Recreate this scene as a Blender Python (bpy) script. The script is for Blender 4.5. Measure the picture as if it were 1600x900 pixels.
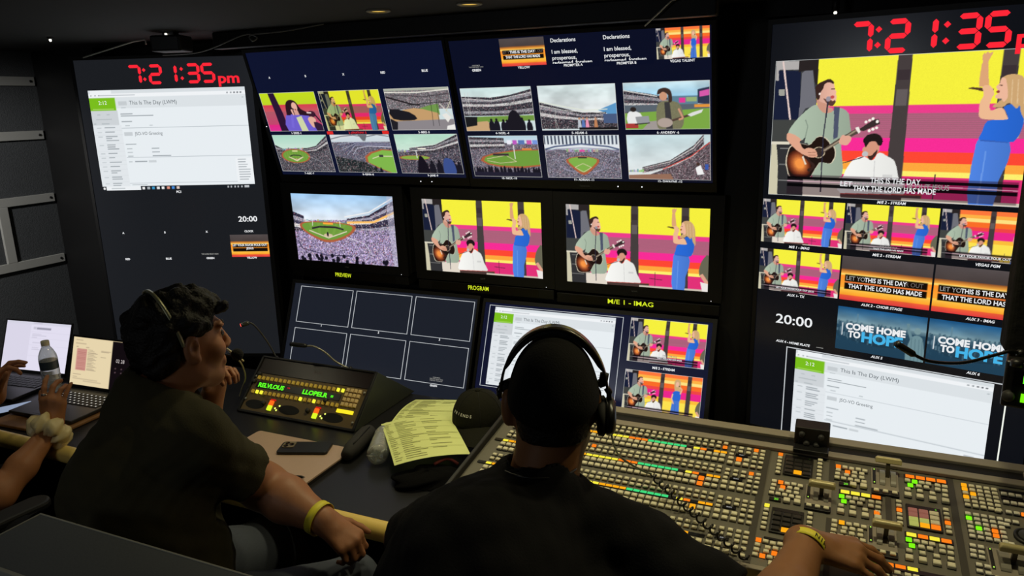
import bpy, bmesh, math, random
import numpy as np
from mathutils import Vector, Matrix
random.seed(7)
for o in list(bpy.data.objects): bpy.data.objects.remove(o)
SC = bpy.context.scene
COL = SC.collection
# ------------------------------------------------------------------ camera, world, lights, exposure
cam = bpy.data.cameras.new('camera'); cam.sensor_width = 36.0; cam.lens = 26.1; cam.clip_start = 0.02
CAM = bpy.data.objects.new('camera', cam); COL.objects.link(CAM)
_R = Vector((.9153, .4040, -.0243)).normalized(); _F = Vector((-.3971, .8853, -.2414)).normalized()
_U = _R.cross(_F).normalized(); _F = _U.cross(_R).normalized()
EYE = Vector((0, 0, 1.75))
CAM.matrix_world = Matrix(((_R.x, _U.x, -_F.x, EYE.x), (_R.y, _U.y, -_F.y, EYE.y), (_R.z, _U.z, -_F.z, EYE.z), (0, 0, 0, 1)))
SC.camera = CAM
W = bpy.data.worlds.new('world'); SC.world = W; W.use_nodes = True
W.node_tree.nodes['Background'].inputs[0].default_value = (.9, .95, 1, 1)
W.node_tree.nodes['Background'].inputs[1].default_value = 0.0
SC.view_settings.view_transform = 'Standard'
try: SC.view_settings.look = 'None'
except Exception: pass
SC.view_settings.gamma = 1.0; SC.view_settings.use_curve_mapping = False
SC.view_settings.exposure = 0.0
def lamp(name, kind, loc, power, color, size=.1, target=None, spot=100, blend=.6):
    l = bpy.data.lights.new(name, kind); l.energy = power; l.color = color
    if kind == 'AREA': l.size = size
    else: l.shadow_soft_size = size
    if kind == 'SPOT': l.spot_size = math.radians(spot); l.spot_blend = blend
    o = bpy.data.objects.new(name, l); COL.objects.link(o); o.location = loc
    if target is not None:
        d = Vector(target) - Vector(loc); o.rotation_euler = d.to_track_quat('-Z', 'Y').to_euler()
    return o
WARM = (1.0, .80, .40)
CEIL = 2.02
# the truck's dim ceiling downlights (their housings are built below at the same places)
DOWN = [(-2.62, 1.45, 4.0, .35), (-1.266, 1.928, 14.0, 1), (-.978, 1.942, 13.0, 1), (-.10, 1.62, 13, 1), (.22, 1.62, 13, 1),
        (-1.15, .35, 1.2, .5), (.35, .55, 1.2, .5)]
for x, y, p, c in DOWN:
    lamp('ceiling_downlight_lamp', 'SPOT', (x, y, CEIL - .02), p, (1.0, .89 + .04 * (1 - c), .51 + .2 * (1 - c)), .035, (x, y - .02, 0), 118, .7)
# a faint cool utility light further back in the truck
lamp('aisle_lamp', 'AREA', (-1.6, -1.0, 1.97), 5.0, (.9, .95, 1.0), .5, (-1.9, .9, .8))

lamp('wall_fill_lamp', 'SPOT', (-2.78, .95, 1.985), 80.0, (1.0, .98, .94), .05, (-3.32, 1.98, 1.32), 64, .8)  # unseen spot, added to brighten the left wall and its rails
# ------------------------------------------------------------------ helpers
def lin(c):
    c = np.asarray(c, dtype=np.float64)
    return np.where(c <= .04045, c / 12.92, ((c + .055) / 1.055) ** 2.4)
def L3(r, g, b): return tuple(float(v) for v in lin(np.array([r, g, b]) / 255.0))
MATS = {}
def mat(name, rgb, rough=.6, metal=0, spec=.5, noise=0, nscale=60, bump=0, emit=None, estr=1, trans=0, ior=1.45, coat=0):
    if name in MATS: return MATS[name]
    m = bpy.data.materials.new(name); m.use_nodes = True
    nt = m.node_tree; b = nt.nodes['Principled BSDF']
    c = L3(*rgb)
    b.inputs['Base Color'].default_value = (*c, 1); b.inputs['Roughness'].default_value = rough
    b.inputs['Metallic'].default_value = metal; b.inputs['Specular IOR Level'].default_value = spec
    b.inputs['Transmission Weight'].default_value = trans; b.inputs['IOR'].default_value = ior
    b.inputs['Coat Weight'].default_value = coat
    if emit: b.inputs['Emission Color'].default_value = (*L3(*emit), 1); b.inputs['Emission Strength'].default_value = estr
    if noise or bump:
        tc = nt.nodes.new('ShaderNodeTexCoord'); n = nt.nodes.new('ShaderNodeTexNoise')
        n.inputs['Scale'].default_value = nscale; n.inputs['Detail'].default_value = 4
        nt.links.new(tc.outputs['Object'], n.inputs['Vector'])
        if noise:
            mx = nt.nodes.new('ShaderNodeMix'); mx.data_type = 'RGBA'
            mx.inputs[6].default_value = (*[v * (1 - noise) for v in c], 1); mx.inputs[7].default_value = (*[min(1, v * (1 + noise)) for v in c], 1)
            nt.links.new(n.outputs['Fac'], mx.inputs[0]); nt.links.new(mx.outputs[2], b.inputs['Base Color'])
        if bump:
            bp = nt.nodes.new('ShaderNodeBump'); bp.inputs['Strength'].default_value = bump; bp.inputs['Distance'].default_value = .004
            nt.links.new(n.outputs['Fac'], bp.inputs['Height']); nt.links.new(bp.outputs['Normal'], b.inputs['Normal'])
    MATS[name] = m; return m
def glow(name, rgb, s=1.0):
    if name in MATS: return MATS[name]
    m = bpy.data.materials.new(name); m.use_nodes = True; nt = m.node_tree; nt.nodes.clear()
    e = nt.nodes.new('ShaderNodeEmission'); o = nt.nodes.new('ShaderNodeOutputMaterial')
    e.inputs[0].default_value = (*L3(*rgb), 1); e.inputs[1].default_value = s
    nt.links.new(e.outputs[0], o.inputs[0]); MATS[name] = m; return m
def picture_mat():
    if 'lit_picture' in MATS: return MATS['lit_picture']
    m = bpy.data.materials.new('lit_picture'); m.use_nodes = True; nt = m.node_tree; nt.nodes.clear()
    a = nt.nodes.new('ShaderNodeAttribute'); a.attribute_name = 'picture'
    e = nt.nodes.new('ShaderNodeEmission'); o = nt.nodes.new('ShaderNodeOutputMaterial')
    nt.links.new(a.outputs['Color'], e.inputs[0]); nt.links.new(e.outputs[0], o.inputs[0])
    MATS['lit_picture'] = m; return m

def tag(o, label=None, cat=None, group=None, kind=None):
    if label: o['label'] = label
    if cat: o['category'] = cat
    if group: o['group'] = group
    if kind: o['kind'] = kind
    return o
def empty(name, loc=(0, 0, 0), rz=0, mx=None, label=None, cat=None, group=None):
    o = bpy.data.objects.new(name, None); COL.objects.link(o); o.empty_display_size = .05
    if mx is not None: o.matrix_world = mx
    else: o.location = loc; o.rotation_euler = (0, 0, rz)
    return tag(o, label, cat, group)
class MB:
    "collects shapes and links them as ONE mesh object"
    def __init__(s): s.v = []; s.f = []; s.mi = []; s.sm = []; s.m = 0; s.smooth = False
    def add(s, vs, fs, smooth=None):
        b = len(s.v); s.v += [tuple(v) for v in vs]
        for f in fs: s.f.append([i + b for i in f]); s.mi.append(s.m); s.sm.append(s.smooth if smooth is None else smooth)
        return s
    def box(s, x0, x1, y0, y1, z0, z1, M=None):
        vs = [(x, y, z) for z in (z0, z1) for y in (y0, y1) for x in (x0, x1)]
        if M is not None: vs = [M @ Vector(v) for v in vs]
        return s.add(vs, [(0, 2, 3, 1), (4, 5, 7, 6), (0, 1, 5, 4), (2, 6, 7, 3), (0, 4, 6, 2), (1, 3, 7, 5)], False)
    def cbox(s, x0, x1, y0, y1, z0, z1, c=.002, M=None):
        "box with chamfered top edges"
        vs = [(x0, y0, z0), (x1, y0, z0), (x1, y1, z0), (x0, y1, z0), (x0, y0, z1 - c), (x1, y0, z1 - c), (x1, y1, z1 - c), (x0, y1, z1 - c),
              (x0 + c, y0 + c, z1), (x1 - c, y0 + c, z1), (x1 - c, y1 - c, z1), (x0 + c, y1 - c, z1)]
        if M is not None: vs = [M @ Vector(v) for v in vs]
        fs = [(3, 2, 1, 0), (8, 9, 10, 11)]
        for a in (0, 4):
            for i in range(4): j = (i + 1) % 4; fs.append((a + i, a + j, a + 4 + j, a + 4 + i))
        return s.add(vs, fs, False)
    def prism(s, pts, z0, z1, M=None):
        n = len(pts); vs = [(p[0], p[1], z0) for p in pts] + [(p[0], p[1], z1) for p in pts]
        if M is not None: vs = [M @ Vector(v) for v in vs]
        fs = [tuple(range(n - 1, -1, -1)), tuple(range(n, 2 * n))] + [(i, (i + 1) % n, n + (i + 1) % n, n + i) for i in range(n)]
        return s.add(vs, fs, False)
    def tube(s, pts, r, n=8, cap=True, closed=False):
        pts = [Vector(p) for p in pts]; rs = r if isinstance(r, (list, tuple)) else [r] * len(pts)
        vs = []; fs = []; prev = None
        for i, p in enumerate(pts):
            t = (pts[min(i + 1, len(pts) - 1)] - pts[max(i - 1, 0)]).normalized()
            if prev is None:
                a = Vector((0, 0, 1)) if abs(t.z) < .9 else Vector((1, 0, 0)); u = t.cross(a).normalized()
            else: u = (prev - t * prev.dot(t)).normalized()
            prev = u; w = t.cross(u)
            for k in range(n):
                a = 2 * math.pi * k / n; vs.append(p + (u * math.cos(a) + w * math.sin(a)) * rs[i])
        for i in range(len(pts) - 1):
            for k in range(n): k2 = (k + 1) % n; fs.append((i * n + k, i * n + k2, (i + 1) * n + k2, (i + 1) * n + k))
        if cap: fs.append(tuple(range(n - 1, -1, -1))); fs.append(tuple(range((len(pts) - 1) * n, len(pts) * n)))
        return s.add(vs, fs, True)
    def lathe(s, prof, n=24, M=None, cap=True):
        vs = []; fs = []
        for r, z in prof:
            for k in range(n): a = 2 * math.pi * k / n; vs.append((r * math.cos(a), r * math.sin(a), z))
        if M is not None: vs = [M @ Vector(v) for v in vs]
        for i in range(len(prof) - 1):
            for k in range(n): k2 = (k + 1) % n; fs.append((i * n + k, i * n + k2, (i + 1) * n + k2, (i + 1) * n + k))
        if cap: fs.append(tuple(range(n - 1, -1, -1))); fs.append(tuple(range((len(prof) - 1) * n, len(prof) * n)))
        return s.add(vs, fs, True)
    def quad(s, a, b, c, d): return s.add([a, b, c, d], [(0, 1, 2, 3)], False)
    def build(s, name, mats, parent=None, bevel=0, seg=2, subsurf=0, mx=None, label=None):
        me = bpy.data.meshes.new(name); me.from_pydata(s.v, [], s.f)
        for m in (mats if isinstance(mats, (list, tuple)) else [mats]): me.materials.append(m)
        me.polygons.foreach_set('material_index', s.mi); me.polygons.foreach_set('use_smooth', s.sm); me.update()
        o = bpy.data.objects.new(name, me); COL.objects.link(o)
        if mx is not None: o.matrix_world = mx
        if parent is not None: o.parent = parent
        if bevel:
            b = o.modifiers.new('bevel', 'BEVEL'); b.width = bevel; b.segments = seg; b.limit_method = 'ANGLE'; b.angle_limit = .6
        if subsurf:
            b = o.modifiers.new('subsurf', 'SUBSURF'); b.levels = subsurf; b.render_levels = subsurf
        if label: o['label'] = label
        return o
def struct(o): o['kind'] = 'structure'; return o
def spline(pts, n=6, closed=False):
    pts = [np.array(p, float) for p in pts]; out = []; N = len(pts)
    for i in range(N if closed else N - 1):
        p0, p1, p2, p3 = (pts[(i + k) % N] if closed else pts[min(max(i + k, 0), N - 1)] for k in (-1, 0, 1, 2))
        for j in range(n):
            t = j / n
            out.append(.5 * ((2 * p1) + (p2 - p0) * t + (2 * p0 - 5 * p1 + 4 * p2 - p3) * t * t + (3 * p1 - p0 - 3 * p2 + p3) * t ** 3))
    if not closed: out.append(pts[-1])
    return out
# --- text: font outlines turned into meshes at the end
TEXTS = []
SCR = {}     # monitor name -> its screen part, which carries the windows and captions
def text(parent, s, x, y, size, m, align='CENTER', z=.0016, bold=0.0, name='caption', sx=1.0, mx=None, shear=0, wmax=None):
    c = bpy.data.curves.new('t', 'FONT'); c.body = s; c.size = size; c.align_x = align; c.align_y = 'CENTER'; c.offset = bold * size
    c.resolution_u = 3; c.shear = shear; c.fill_mode = 'FRONT'
    o = bpy.data.objects.new('t', c); COL.objects.link(o)
    if parent is not None and z < .004 and mx is None: parent = SCR.get(parent.name, parent)
    TEXTS.append((o, parent, name, m, (x, y, z), sx, mx, wmax)); return o
def flush_texts():
    bpy.context.view_layer.update(); dg = bpy.context.evaluated_depsgraph_get()
    for o, parent, name, m, loc, sx, mx, wmax in TEXTS:
        me = bpy.data.meshes.new_from_object(o.evaluated_get(dg)); me.name = name
        n = len(me.vertices); a = np.empty(n * 3, np.float32); me.vertices.foreach_get('co', a); a = a.reshape(-1, 3)
        if wmax and n:
            w = a[:, 0].max() - a[:, 0].min()
            if w > 1e-6: sx = wmax / w
        a[:, 0] *= sx
        if mx is None: a += np.array(loc, np.float32)
        else:
            R = np.array(mx.to_3x3()); a = a @ R.T + np.array(mx.translation)
        me.vertices.foreach_set('co', a.ravel()); me.materials.clear(); me.materials.append(m); me.update()
        q = bpy.data.objects.new(name, me); COL.objects.link(q)
        if parent is not None: q.parent = parent
        bpy.data.objects.remove(o)
    TEXTS.clear()
# ------------------------------------------------------------------ pictures shown on the screens (numpy painter -> colour of a fine grid)
class Canvas:
    def __init__(s, w=768, h=432, bg=(0, 0, 0)):
        s.w, s.h = w, h; s.a = np.empty((h, w, 3), np.float32); s.a[:] = np.array(bg, np.float32) / 255
        s.rng = np.random.default_rng(3)
    def mask(s, pts):
        p = np.array(pts, float); p = p * [s.w / 1000, s.h / 1000]
        x0, y0 = np.floor(p.min(0)).astype(int); x1, y1 = np.ceil(p.max(0)).astype(int) + 1
        x0, y0 = max(x0, 0), max(y0, 0); x1, y1 = min(x1, s.w), min(y1, s.h)
        if x1 <= x0 or y1 <= y0: return None
        X, Y = np.meshgrid(np.arange(x0, x1) + .5, np.arange(y0, y1) + .5); ins = np.zeros(X.shape, bool)
        n = len(p)
        for i in range(n):
            (ax, ay), (bx, by) = p[i], p[(i + 1) % n]
            if ay == by: continue
            c = ((ay > Y) != (by > Y)) & (X < (bx - ax) * (Y - ay) / (by - ay) + ax)
            ins ^= c
        return slice(y0, y1), slice(x0, x1), ins, X, Y
    def poly(s, pts, col, k=0, alpha=1, shade=0, nz=0):
        if k: pts = spline(pts, k, True)
        r = s.mask(pts)
        if r is None: return
        ys, xs, ins, X, Y = r; c = np.broadcast_to(np.array(col, np.float32) / 255, ins.shape + (3,)).copy()
        if shade:   # printed look of the picture: a soft side tone
            u = (X - X.min()) / max(1, X.max() - X.min()); c *= (1 + shade * (u - .5) * 2)[..., None]
        if nz: c *= (1 + nz * (s.rng.random(ins.shape) - .5))[..., None]
        t = s.a[ys, xs]; t[ins] = t[ins] * (1 - alpha) + np.clip(c[ins], 0, 1) * alpha
    def ell(s, cx, cy, rx, ry, col, alpha=1):
        s.poly([(cx + rx * math.cos(t), cy + ry * math.sin(t)) for t in np.linspace(0, 6.283, 25)[:-1]], col, 0, alpha)
    def line(s, pts, w, col, alpha=1):
        for (ax, ay), (bx, by) in zip(pts[:-1], pts[1:]):
            dx, dy = (bx - ax) * 1.78, by - ay; l = math.hypot(dx, dy) or 1; nx, ny = -dy / l * w / 2 / 1.78, dx / l * w / 2
            s.poly([(ax + nx, ay + ny), (bx + nx, by + ny), (bx - nx, by - ny), (ax - nx, ay - ny)], col, 0, alpha)
    def rect(s, x0, y0, x1, y1, col, alpha=1): s.poly([(x0, y0), (x1, y0), (x1, y1), (x0, y1)], col, 0, alpha)
    def vgrad(s, y0, y1, c0, c1, nz=0):
        a, b = int(y0 * s.h / 1000), int(y1 * s.h / 1000); t = np.linspace(0, 1, max(1, b - a))[:, None]
        s.a[a:b] = (np.array(c0) * (1 - t) + np.array(c1) * t)[:, None, :] / 255
    def blob_noise(s, w, h, n):
        g = s.rng.random((h // n + 2, w // n + 2)); return np.kron(g, np.ones((n, n)))[:h, :w]
    def crowd(s, pts, col, amp=.5, k=0, spots=.06, n=4):
        if k: pts = spline(pts, k, True)
        r = s.mask(pts)
        if r is None: return
        ys, xs, ins, X, Y = r; h, w = ins.shape
        g = s.blob_noise(w, h, n) * .6 + s.blob_noise(w, h, n * 2) * .4
        cc = np.array(col, np.float32) / 255; gy = getattr(s, 'grey', .55); cc = (cc * (1 - gy) + cc.mean() * gy) * (1 - .22 * gy)
        c = cc * (1 + amp * 2 * (g - .5))[..., None]
        q = s.blob_noise(w, h, n); c[q > 1 - spots] = np.array([.95, .9, .9]); c[q < spots] *= .25
        q2 = s.blob_noise(w, h, n); c[q2 > .97] = np.array([.8, .45, .5])
        t = s.a[ys, xs]; t[ins] = np.clip(c, 0, 1)[ins]
    def clouds(s, y0, y1, amp=.12):
        a, b = int(y0 * s.h / 1000), int(y1 * s.h / 1000); h = b - a
        g = np.zeros((h, s.w))
        for n, wt in ((96, .5), (48, .3), (24, .2)):
            q = s.rng.random((h // n + 3, s.w // (n * 2) + 3)); yy = np.arange(h) / n; xx = np.arange(s.w) / (n * 2)
            iy, ix = yy.astype(int), xx.astype(int); fy, fx = (yy - iy)[:, None], (xx - ix)[None]
            fy, fx = fy * fy * (3 - 2 * fy), fx * fx * (3 - 2 * fx)
            g += wt * ((q[iy][:, ix] * (1 - fx) + q[iy][:, ix + 1] * fx) * (1 - fy) + (q[iy + 1][:, ix] * (1 - fx) + q[iy + 1][:, ix + 1] * fx) * fy)
        s.a[a:b] = np.clip(s.a[a:b] * (1 + amp * 2 * (g - .5))[..., None], 0, 1)
    def small(s, w, h):
        yi = np.linspace(0, s.h, h + 1).astype(int); xi = np.linspace(0, s.w, w + 1).astype(int)
        t = np.add.reduceat(s.a, yi[:-1], 0); t = np.add.reduceat(t, xi[:-1], 1)
        return t / (np.diff(yi)[:, None, None] * np.diff(xi)[None, :, None])
K = {
'greytop':[(3,-1),(96,7),(98,70),(18,64),(17,143),(4,142)],'navy':[(14,70),(107,77),(113,429),(4,428),(3,142),(17,143)],
'speaker':[(111,95),(124,78),(154,78),(179,327),(134,350),(110,429),(110,349)],'dark':[(96,0),(178,0),(178,183),(168,177),(154,75),(120,78),(97,88)],
'tag':[(19,205),(44,206),(46,252),(21,251)],'low':[(0,433),(96,434),(102,596),(0,598)],'lowdark':[(24,613),(138,611),(144,1000),(37,1000)],
'post':[(3,614),(24,613),(35,776),(40,1000),(2,1000),(1,778)],
'hair':[(170,219),(172,189),(188,166),(214,147),(230,148),(241,169),(238,178),(221,168),(205,179),(201,208),(191,238),(189,279),(179,285)],
'face':[(203,176),(221,168),(239,172),(246,211),(253,235),(251,252),(255,264),(253,306),(244,329),(228,334),(214,316),(205,310),(186,291),(186,237),(200,208)],
'neck':[(180,255),(187,237),(214,304),(225,340),(245,353),(240,377),(210,382),(181,327)],
'beard':[(204,280),(217,310),(228,329),(244,332),(253,306),(249,294),(240,299),(226,281),(216,286)],
'shirt':[(179,324),(148,350),(109,417),(90,459),(70,527),(100,546),(126,583),(143,558),(141,601),(159,619),(182,856),(223,866),(301,835),(288,610),(316,543),(322,520),(310,413),(302,378),(274,348),(240,371),(210,376)],
'strap':[(248,341),(271,342),(271,412),(272,556),(255,574),(251,400)],
'rarm':[(70,527),(100,543),(126,576),(121,595),(139,645),(159,635),(187,650),(195,680),(196,699),(173,706),(141,688),(104,646),(70,584),(65,555)],
'guitar':[(86,621),(120,602),(159,613),(178,582),(190,557),(210,548),(235,575),(250,611),(264,629),(270,690),(256,746),(235,747),(212,742),(196,780),(181,831),(168,857),(94,862),(74,799),(67,736),(73,666)],
'burst':[(85,697),(112,664),(148,688),(164,744),(169,794),(153,839),(118,841),(90,798),(80,748)],
'pick':[(137,695),(155,688),(170,731),(192,767),(170,813),(160,794),(178,768)],'neckg':[(208,655),(271,574),(336,499),(350,528),(282,592),(222,670)],
'ghead':[(349,502),(405,431),(420,429),(428,461),(368,513)],'pegs':[(375,449),(388,438),(400,427),(417,446),(416,490),(403,499),(390,510)],
'capo':[(336,490),(348,481),(359,519),(350,528)],'lhand':[(278,580),(290,541),(303,547),(322,549),(324,579),(309,613),(282,604)],
'pants':[(145,866),(301,843),(301,1000),(147,1000)],
'phair':[(374,596),(371,572),(385,540),(410,528),(429,539),(443,571),(440,609),(428,610),(416,584),(394,590),(383,626)],
'pface':[(383,614),(397,587),(416,584),(428,607),(434,618),(430,660),(406,708),(389,691),(374,662),(372,632)],
'pbeard':[(394,685),(408,681),(425,642),(425,672),(407,717),(395,700)],
'pshirt':[(414,715),(388,698),(365,693),(332,731),(304,843),(303,967),(531,969),(512,828),(494,723),(468,689),(433,661)],
'warm':[(749,33),(753,15),(758,24),(763,11),(770,22),(781,13),(775,46),(769,71),(780,224),(750,228),(748,175),(751,70)],
'whair':[(813,200),(820,174),(839,157),(864,159),(886,184),(902,246),(906,339),(908,444),(890,402),(882,349),(873,370),(850,332),(831,358),(800,357),(816,326),(835,295),(838,259),(830,222)],
'wface':[(817,177),(814,205),(803,231),(809,252),(815,263),(805,283),(807,304),(823,305),(832,326),(843,295),(835,217),(829,180)],
'warm2':[(761,228),(784,224),(800,272),(792,309),(794,378),(829,361),(848,417),(847,438),(795,437),(765,426),(759,388),(759,324),(767,281)],
'wmic':[(716,234),(729,229),(796,243),(798,267),(789,267),(719,239)],
'top':[(834,362),(846,346),(876,342),(899,379),(900,478),(885,563),(861,580),(774,570),(776,521),(790,446),(846,436),(844,393)],
'wpants':[(775,551),(865,571),(869,706),(846,838),(840,1003),(762,1003),(754,823),(761,633)],
'whair2':[(893,374),(904,426),(890,553),(876,542),(894,468)]}
PAL_Y = [(0, 335, (246, 240, 62)), (335, 392, (236, 62, 140)), (392, 558, (182, 98, 128)), (558, 650, (248, 45, 150)), (650, 727, (255, 72, 52)),
         (727, 785, (255, 168, 62)), (785, 822, (255, 240, 110)), (822, 1000, (226, 50, 120))]
PAL_O = [(0, 90, (255, 120, 60)), (90, 160, (255, 178, 70)), (160, 230, (255, 225, 130)), (230, 330, (250, 110, 40)), (330, 400, (240, 70, 70)),
         (400, 560, (236, 40, 140)), (560, 640, (252, 190, 60)), (640, 1000, (255, 226, 80))]
def concert(pal=PAL_Y, bars=False, woman='side', tint=(1, 1, 1), guitarist=True):
    c = Canvas(bg=(52, 46, 44))
    k = lambda n, col, sm=0, **kw: c.poly(K[n], col, sm, **kw)
    c.rect(0, 0, 180, 1000, (62, 64, 66)); k('greytop', (176, 172, 170)); k('navy', (26, 32, 56)); k('dark', (42, 36, 36)); k('speaker', (112, 112, 120))
    k('tag', (160, 160, 150)); k('low', (66, 68, 66)); k('lowdark', (50, 50, 52)); c.rect(0, 592, 80, 614, (222, 216, 196)); k('post', (206, 200, 172))
    for y in (640, 760, 880): c.rect(40, y, 130, y + 8, (120, 120, 118))
    c.line([(31, 5), (75, 430)], 13, (228, 204, 198))
    for xl, xr, xb in ((176, 471, 463), (520, 813, 806), (862, 1001, 1001)):
        for a, b, col in pal:
            c.poly([(xl, a), (xr, a), (xr if xr > 1000 else xr + (xb - xr) * b / 1000, b), (xl + 2, b)], col, 0, nz=.06)
        if pal is PAL_Y:
            for y in range(396, 556, 14): c.rect(xl, y, xr - 3, y + 6, (150, 96, 110), .55)
    for x0, x1, x2, x3 in ((471, 520, 526, 466), (813, 862, 860, 806)):
        c.poly([(x0, 0), (x1, 0), (x2, 1000), (x3, 1000)], (70, 62, 62))
        c.rect(x0 + 4, 230, x1 - 6, 340, (112, 104, 104), .7); c.rect(x0 + 2, 100, x1 - 4, 170, (56, 46, 50), .8)
    # man with the guitar
    k('pants', (226, 216, 202)); k('shirt', (164, 180, 160), 3, shade=-.08)
    c.line([(142, 560), (150, 480), (138, 430)], 7, (130, 145, 130)); k('strap', (78, 84, 106))
    k('neck', (205, 150, 128), 3); k('face', (228, 176, 156), 4, shade=.06); k('hair', (58, 38, 34), 3); k('beard', (92, 60, 50), 3)
    c.ell(239, 271, 8, 11, (196, 84, 80)); c.ell(188, 246, 4, 8, (250, 245, 240)); c.line([(232, 214), (247, 214)], 5, (70, 40, 34))
    k('guitar', (222, 210, 184), 4); c.poly([(169 + (x - 169) * .96, 700 + (y - 700) * .965) for x, y in K['guitar']], (34, 22, 18), 4)
    for i in range(8):
        t = i / 7; c.poly([(128 + (x - 128) * (1.16 - .75 * t), 755 + (y - 755) * (1.14 - .75 * t)) for x, y in K['burst']], (70 + 178 * t, 30 + 120 * t ** 1.2, 18 + 52 * t), 4)
    c.ell(202, 668, 25, 42, (196, 180, 150)); c.ell(202, 668, 21, 36, (56, 44, 40)); k('pick', (56, 36, 32), 3); c.line([(137, 700), (152, 760)], 12, (230, 220, 200))
    k('neckg', (84, 70, 62)); c.line([(222, 655), (340, 508)], 12, (206, 190, 160), .6)
    k('ghead', (58, 46, 46)); [c.ell(x, y, 5.5, 10, (250, 246, 236)) for x, y in K['pegs']]; k('capo', (240, 236, 226))
    k('lhand', (226, 168, 146), 3); k('rarm', (224, 166, 138), 3); c.line([(160, 690), (192, 690)], 4, (150, 100, 84)); c.line([(158, 672), (190, 668)], 4, (150, 100, 84))
    # man at the keys
    k('pshirt', (238, 238, 234), 3, shade=-.05); c.line([(420, 720), (425, 960)], 6, (205, 205, 204)); c.rect(455, 815, 490, 835, (210, 210, 208))
    k('pface', (214, 152, 126), 3); k('phair', (34, 26, 26), 3); k('pbeard', (66, 44, 38), 3)
    c.ell(382, 673, 11, 20, (192, 192, 194)); c.line([(376, 695), (300, 742)], 6, (44, 44, 60))
    c.poly([(299, 961), (599, 945), (601, 1000), (301, 1000)], (74, 56, 52)); c.line([(300, 964), (600, 948), (600, 990)], 7, (190, 70, 60))
    c.rect(530, 975, 1000, 1000, (206, 196, 180)); c.line([(640, 975), (640, 800)], 5, (70, 50, 60)); c.line([(600, 880), (690, 890)], 8, (90, 40, 60))
    c.line([(224, 284), (215, 551), (220, 960)], 9, (46, 44, 62)); c.ell(224, 284, 10, 18, (156, 148, 158))
    # woman in blue
    if woman == 'side':
        k('whair2', (226, 196, 160), 2); k('warm', (222, 166, 120)); k('wpants', (76, 126, 216), 2, shade=-.06); c.line([(796, 640), (790, 990)], 9, (120, 164, 236), .7)
        k('top', (42, 104, 210), 3, shade=-.05); k('whair', (206, 166, 116), 3)
        for x in (850, 868, 888): c.line([(x, 190), (x + 6, 340)], 6, (232, 202, 160), .7)
        k('wface', (238, 184, 156), 2); c.ell(811, 262, 6, 9, (150, 60, 56)); c.line([(812, 222), (822, 224)], 5, (90, 60, 46))
        k('wmic', (82, 56, 42)); k('warm2', (238, 186, 146), 3); c.line([(775, 570), (862, 582)], 7, (56, 96, 180))
    else:
        dx = woman
        o = lambda pts: [(x + dx, y) for x, y in pts]
        c.poly(o([(-34, 330), (-40, 180), (-22, 120), (8, 110), (34, 140), (42, 240), (46, 420), (20, 400), (-20, 400)]), (206, 170, 120), 3)
        c.poly(o([(-55, 460), (-30, 385), (30, 380), (52, 450), (38, 640), (-44, 640)]), (44, 104, 208), 2)
        c.poly(o([(-46, 600), (40, 600), (56, 1003), (-66, 1003)]), (70, 118, 208)); c.line(o([(-4, 680), (-6, 1000)]), 6, (40, 80, 160))
        c.ell(dx - 2, 225, 21, 62, (238, 186, 158)); c.line(o([(18, 250), (48, 300)]), 16, (40, 34, 34))
        c.line(o([(44, 440), (62, 330), (30, 280)]), 30, (236, 184, 148)); c.line(o([(-48, 450), (-58, 560), (-30, 680)]), 30, (236, 184, 148))
    if guitarist:
        c.poly([(1001, 560), (965, 590), (940, 690), (938, 800), (985, 900), (1001, 900)], (104, 102, 84), 2); c.poly([(940, 800), (960, 780), (1001, 880), (1001, 960)], (222, 164, 138))
        c.poly([(945, 880), (1001, 900), (1001, 1001), (960, 1001)], (236, 230, 226))
    if bars:
        c.rect(79, 835, 913, 985, (30, 10, 22), .42); c.rect(79, 850, 913, 872, (4, 4, 6), .9); c.rect(79, 900, 913, 925, (4, 4, 6), .9); c.line([(79, 886), (520, 884), (913, 892)], 6, (250, 200, 220), .7)
    c.a = np.clip(c.a * np.array(tint, np.float32), 0, 1)
    return c
SKY = (206, 222, 224)
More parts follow.
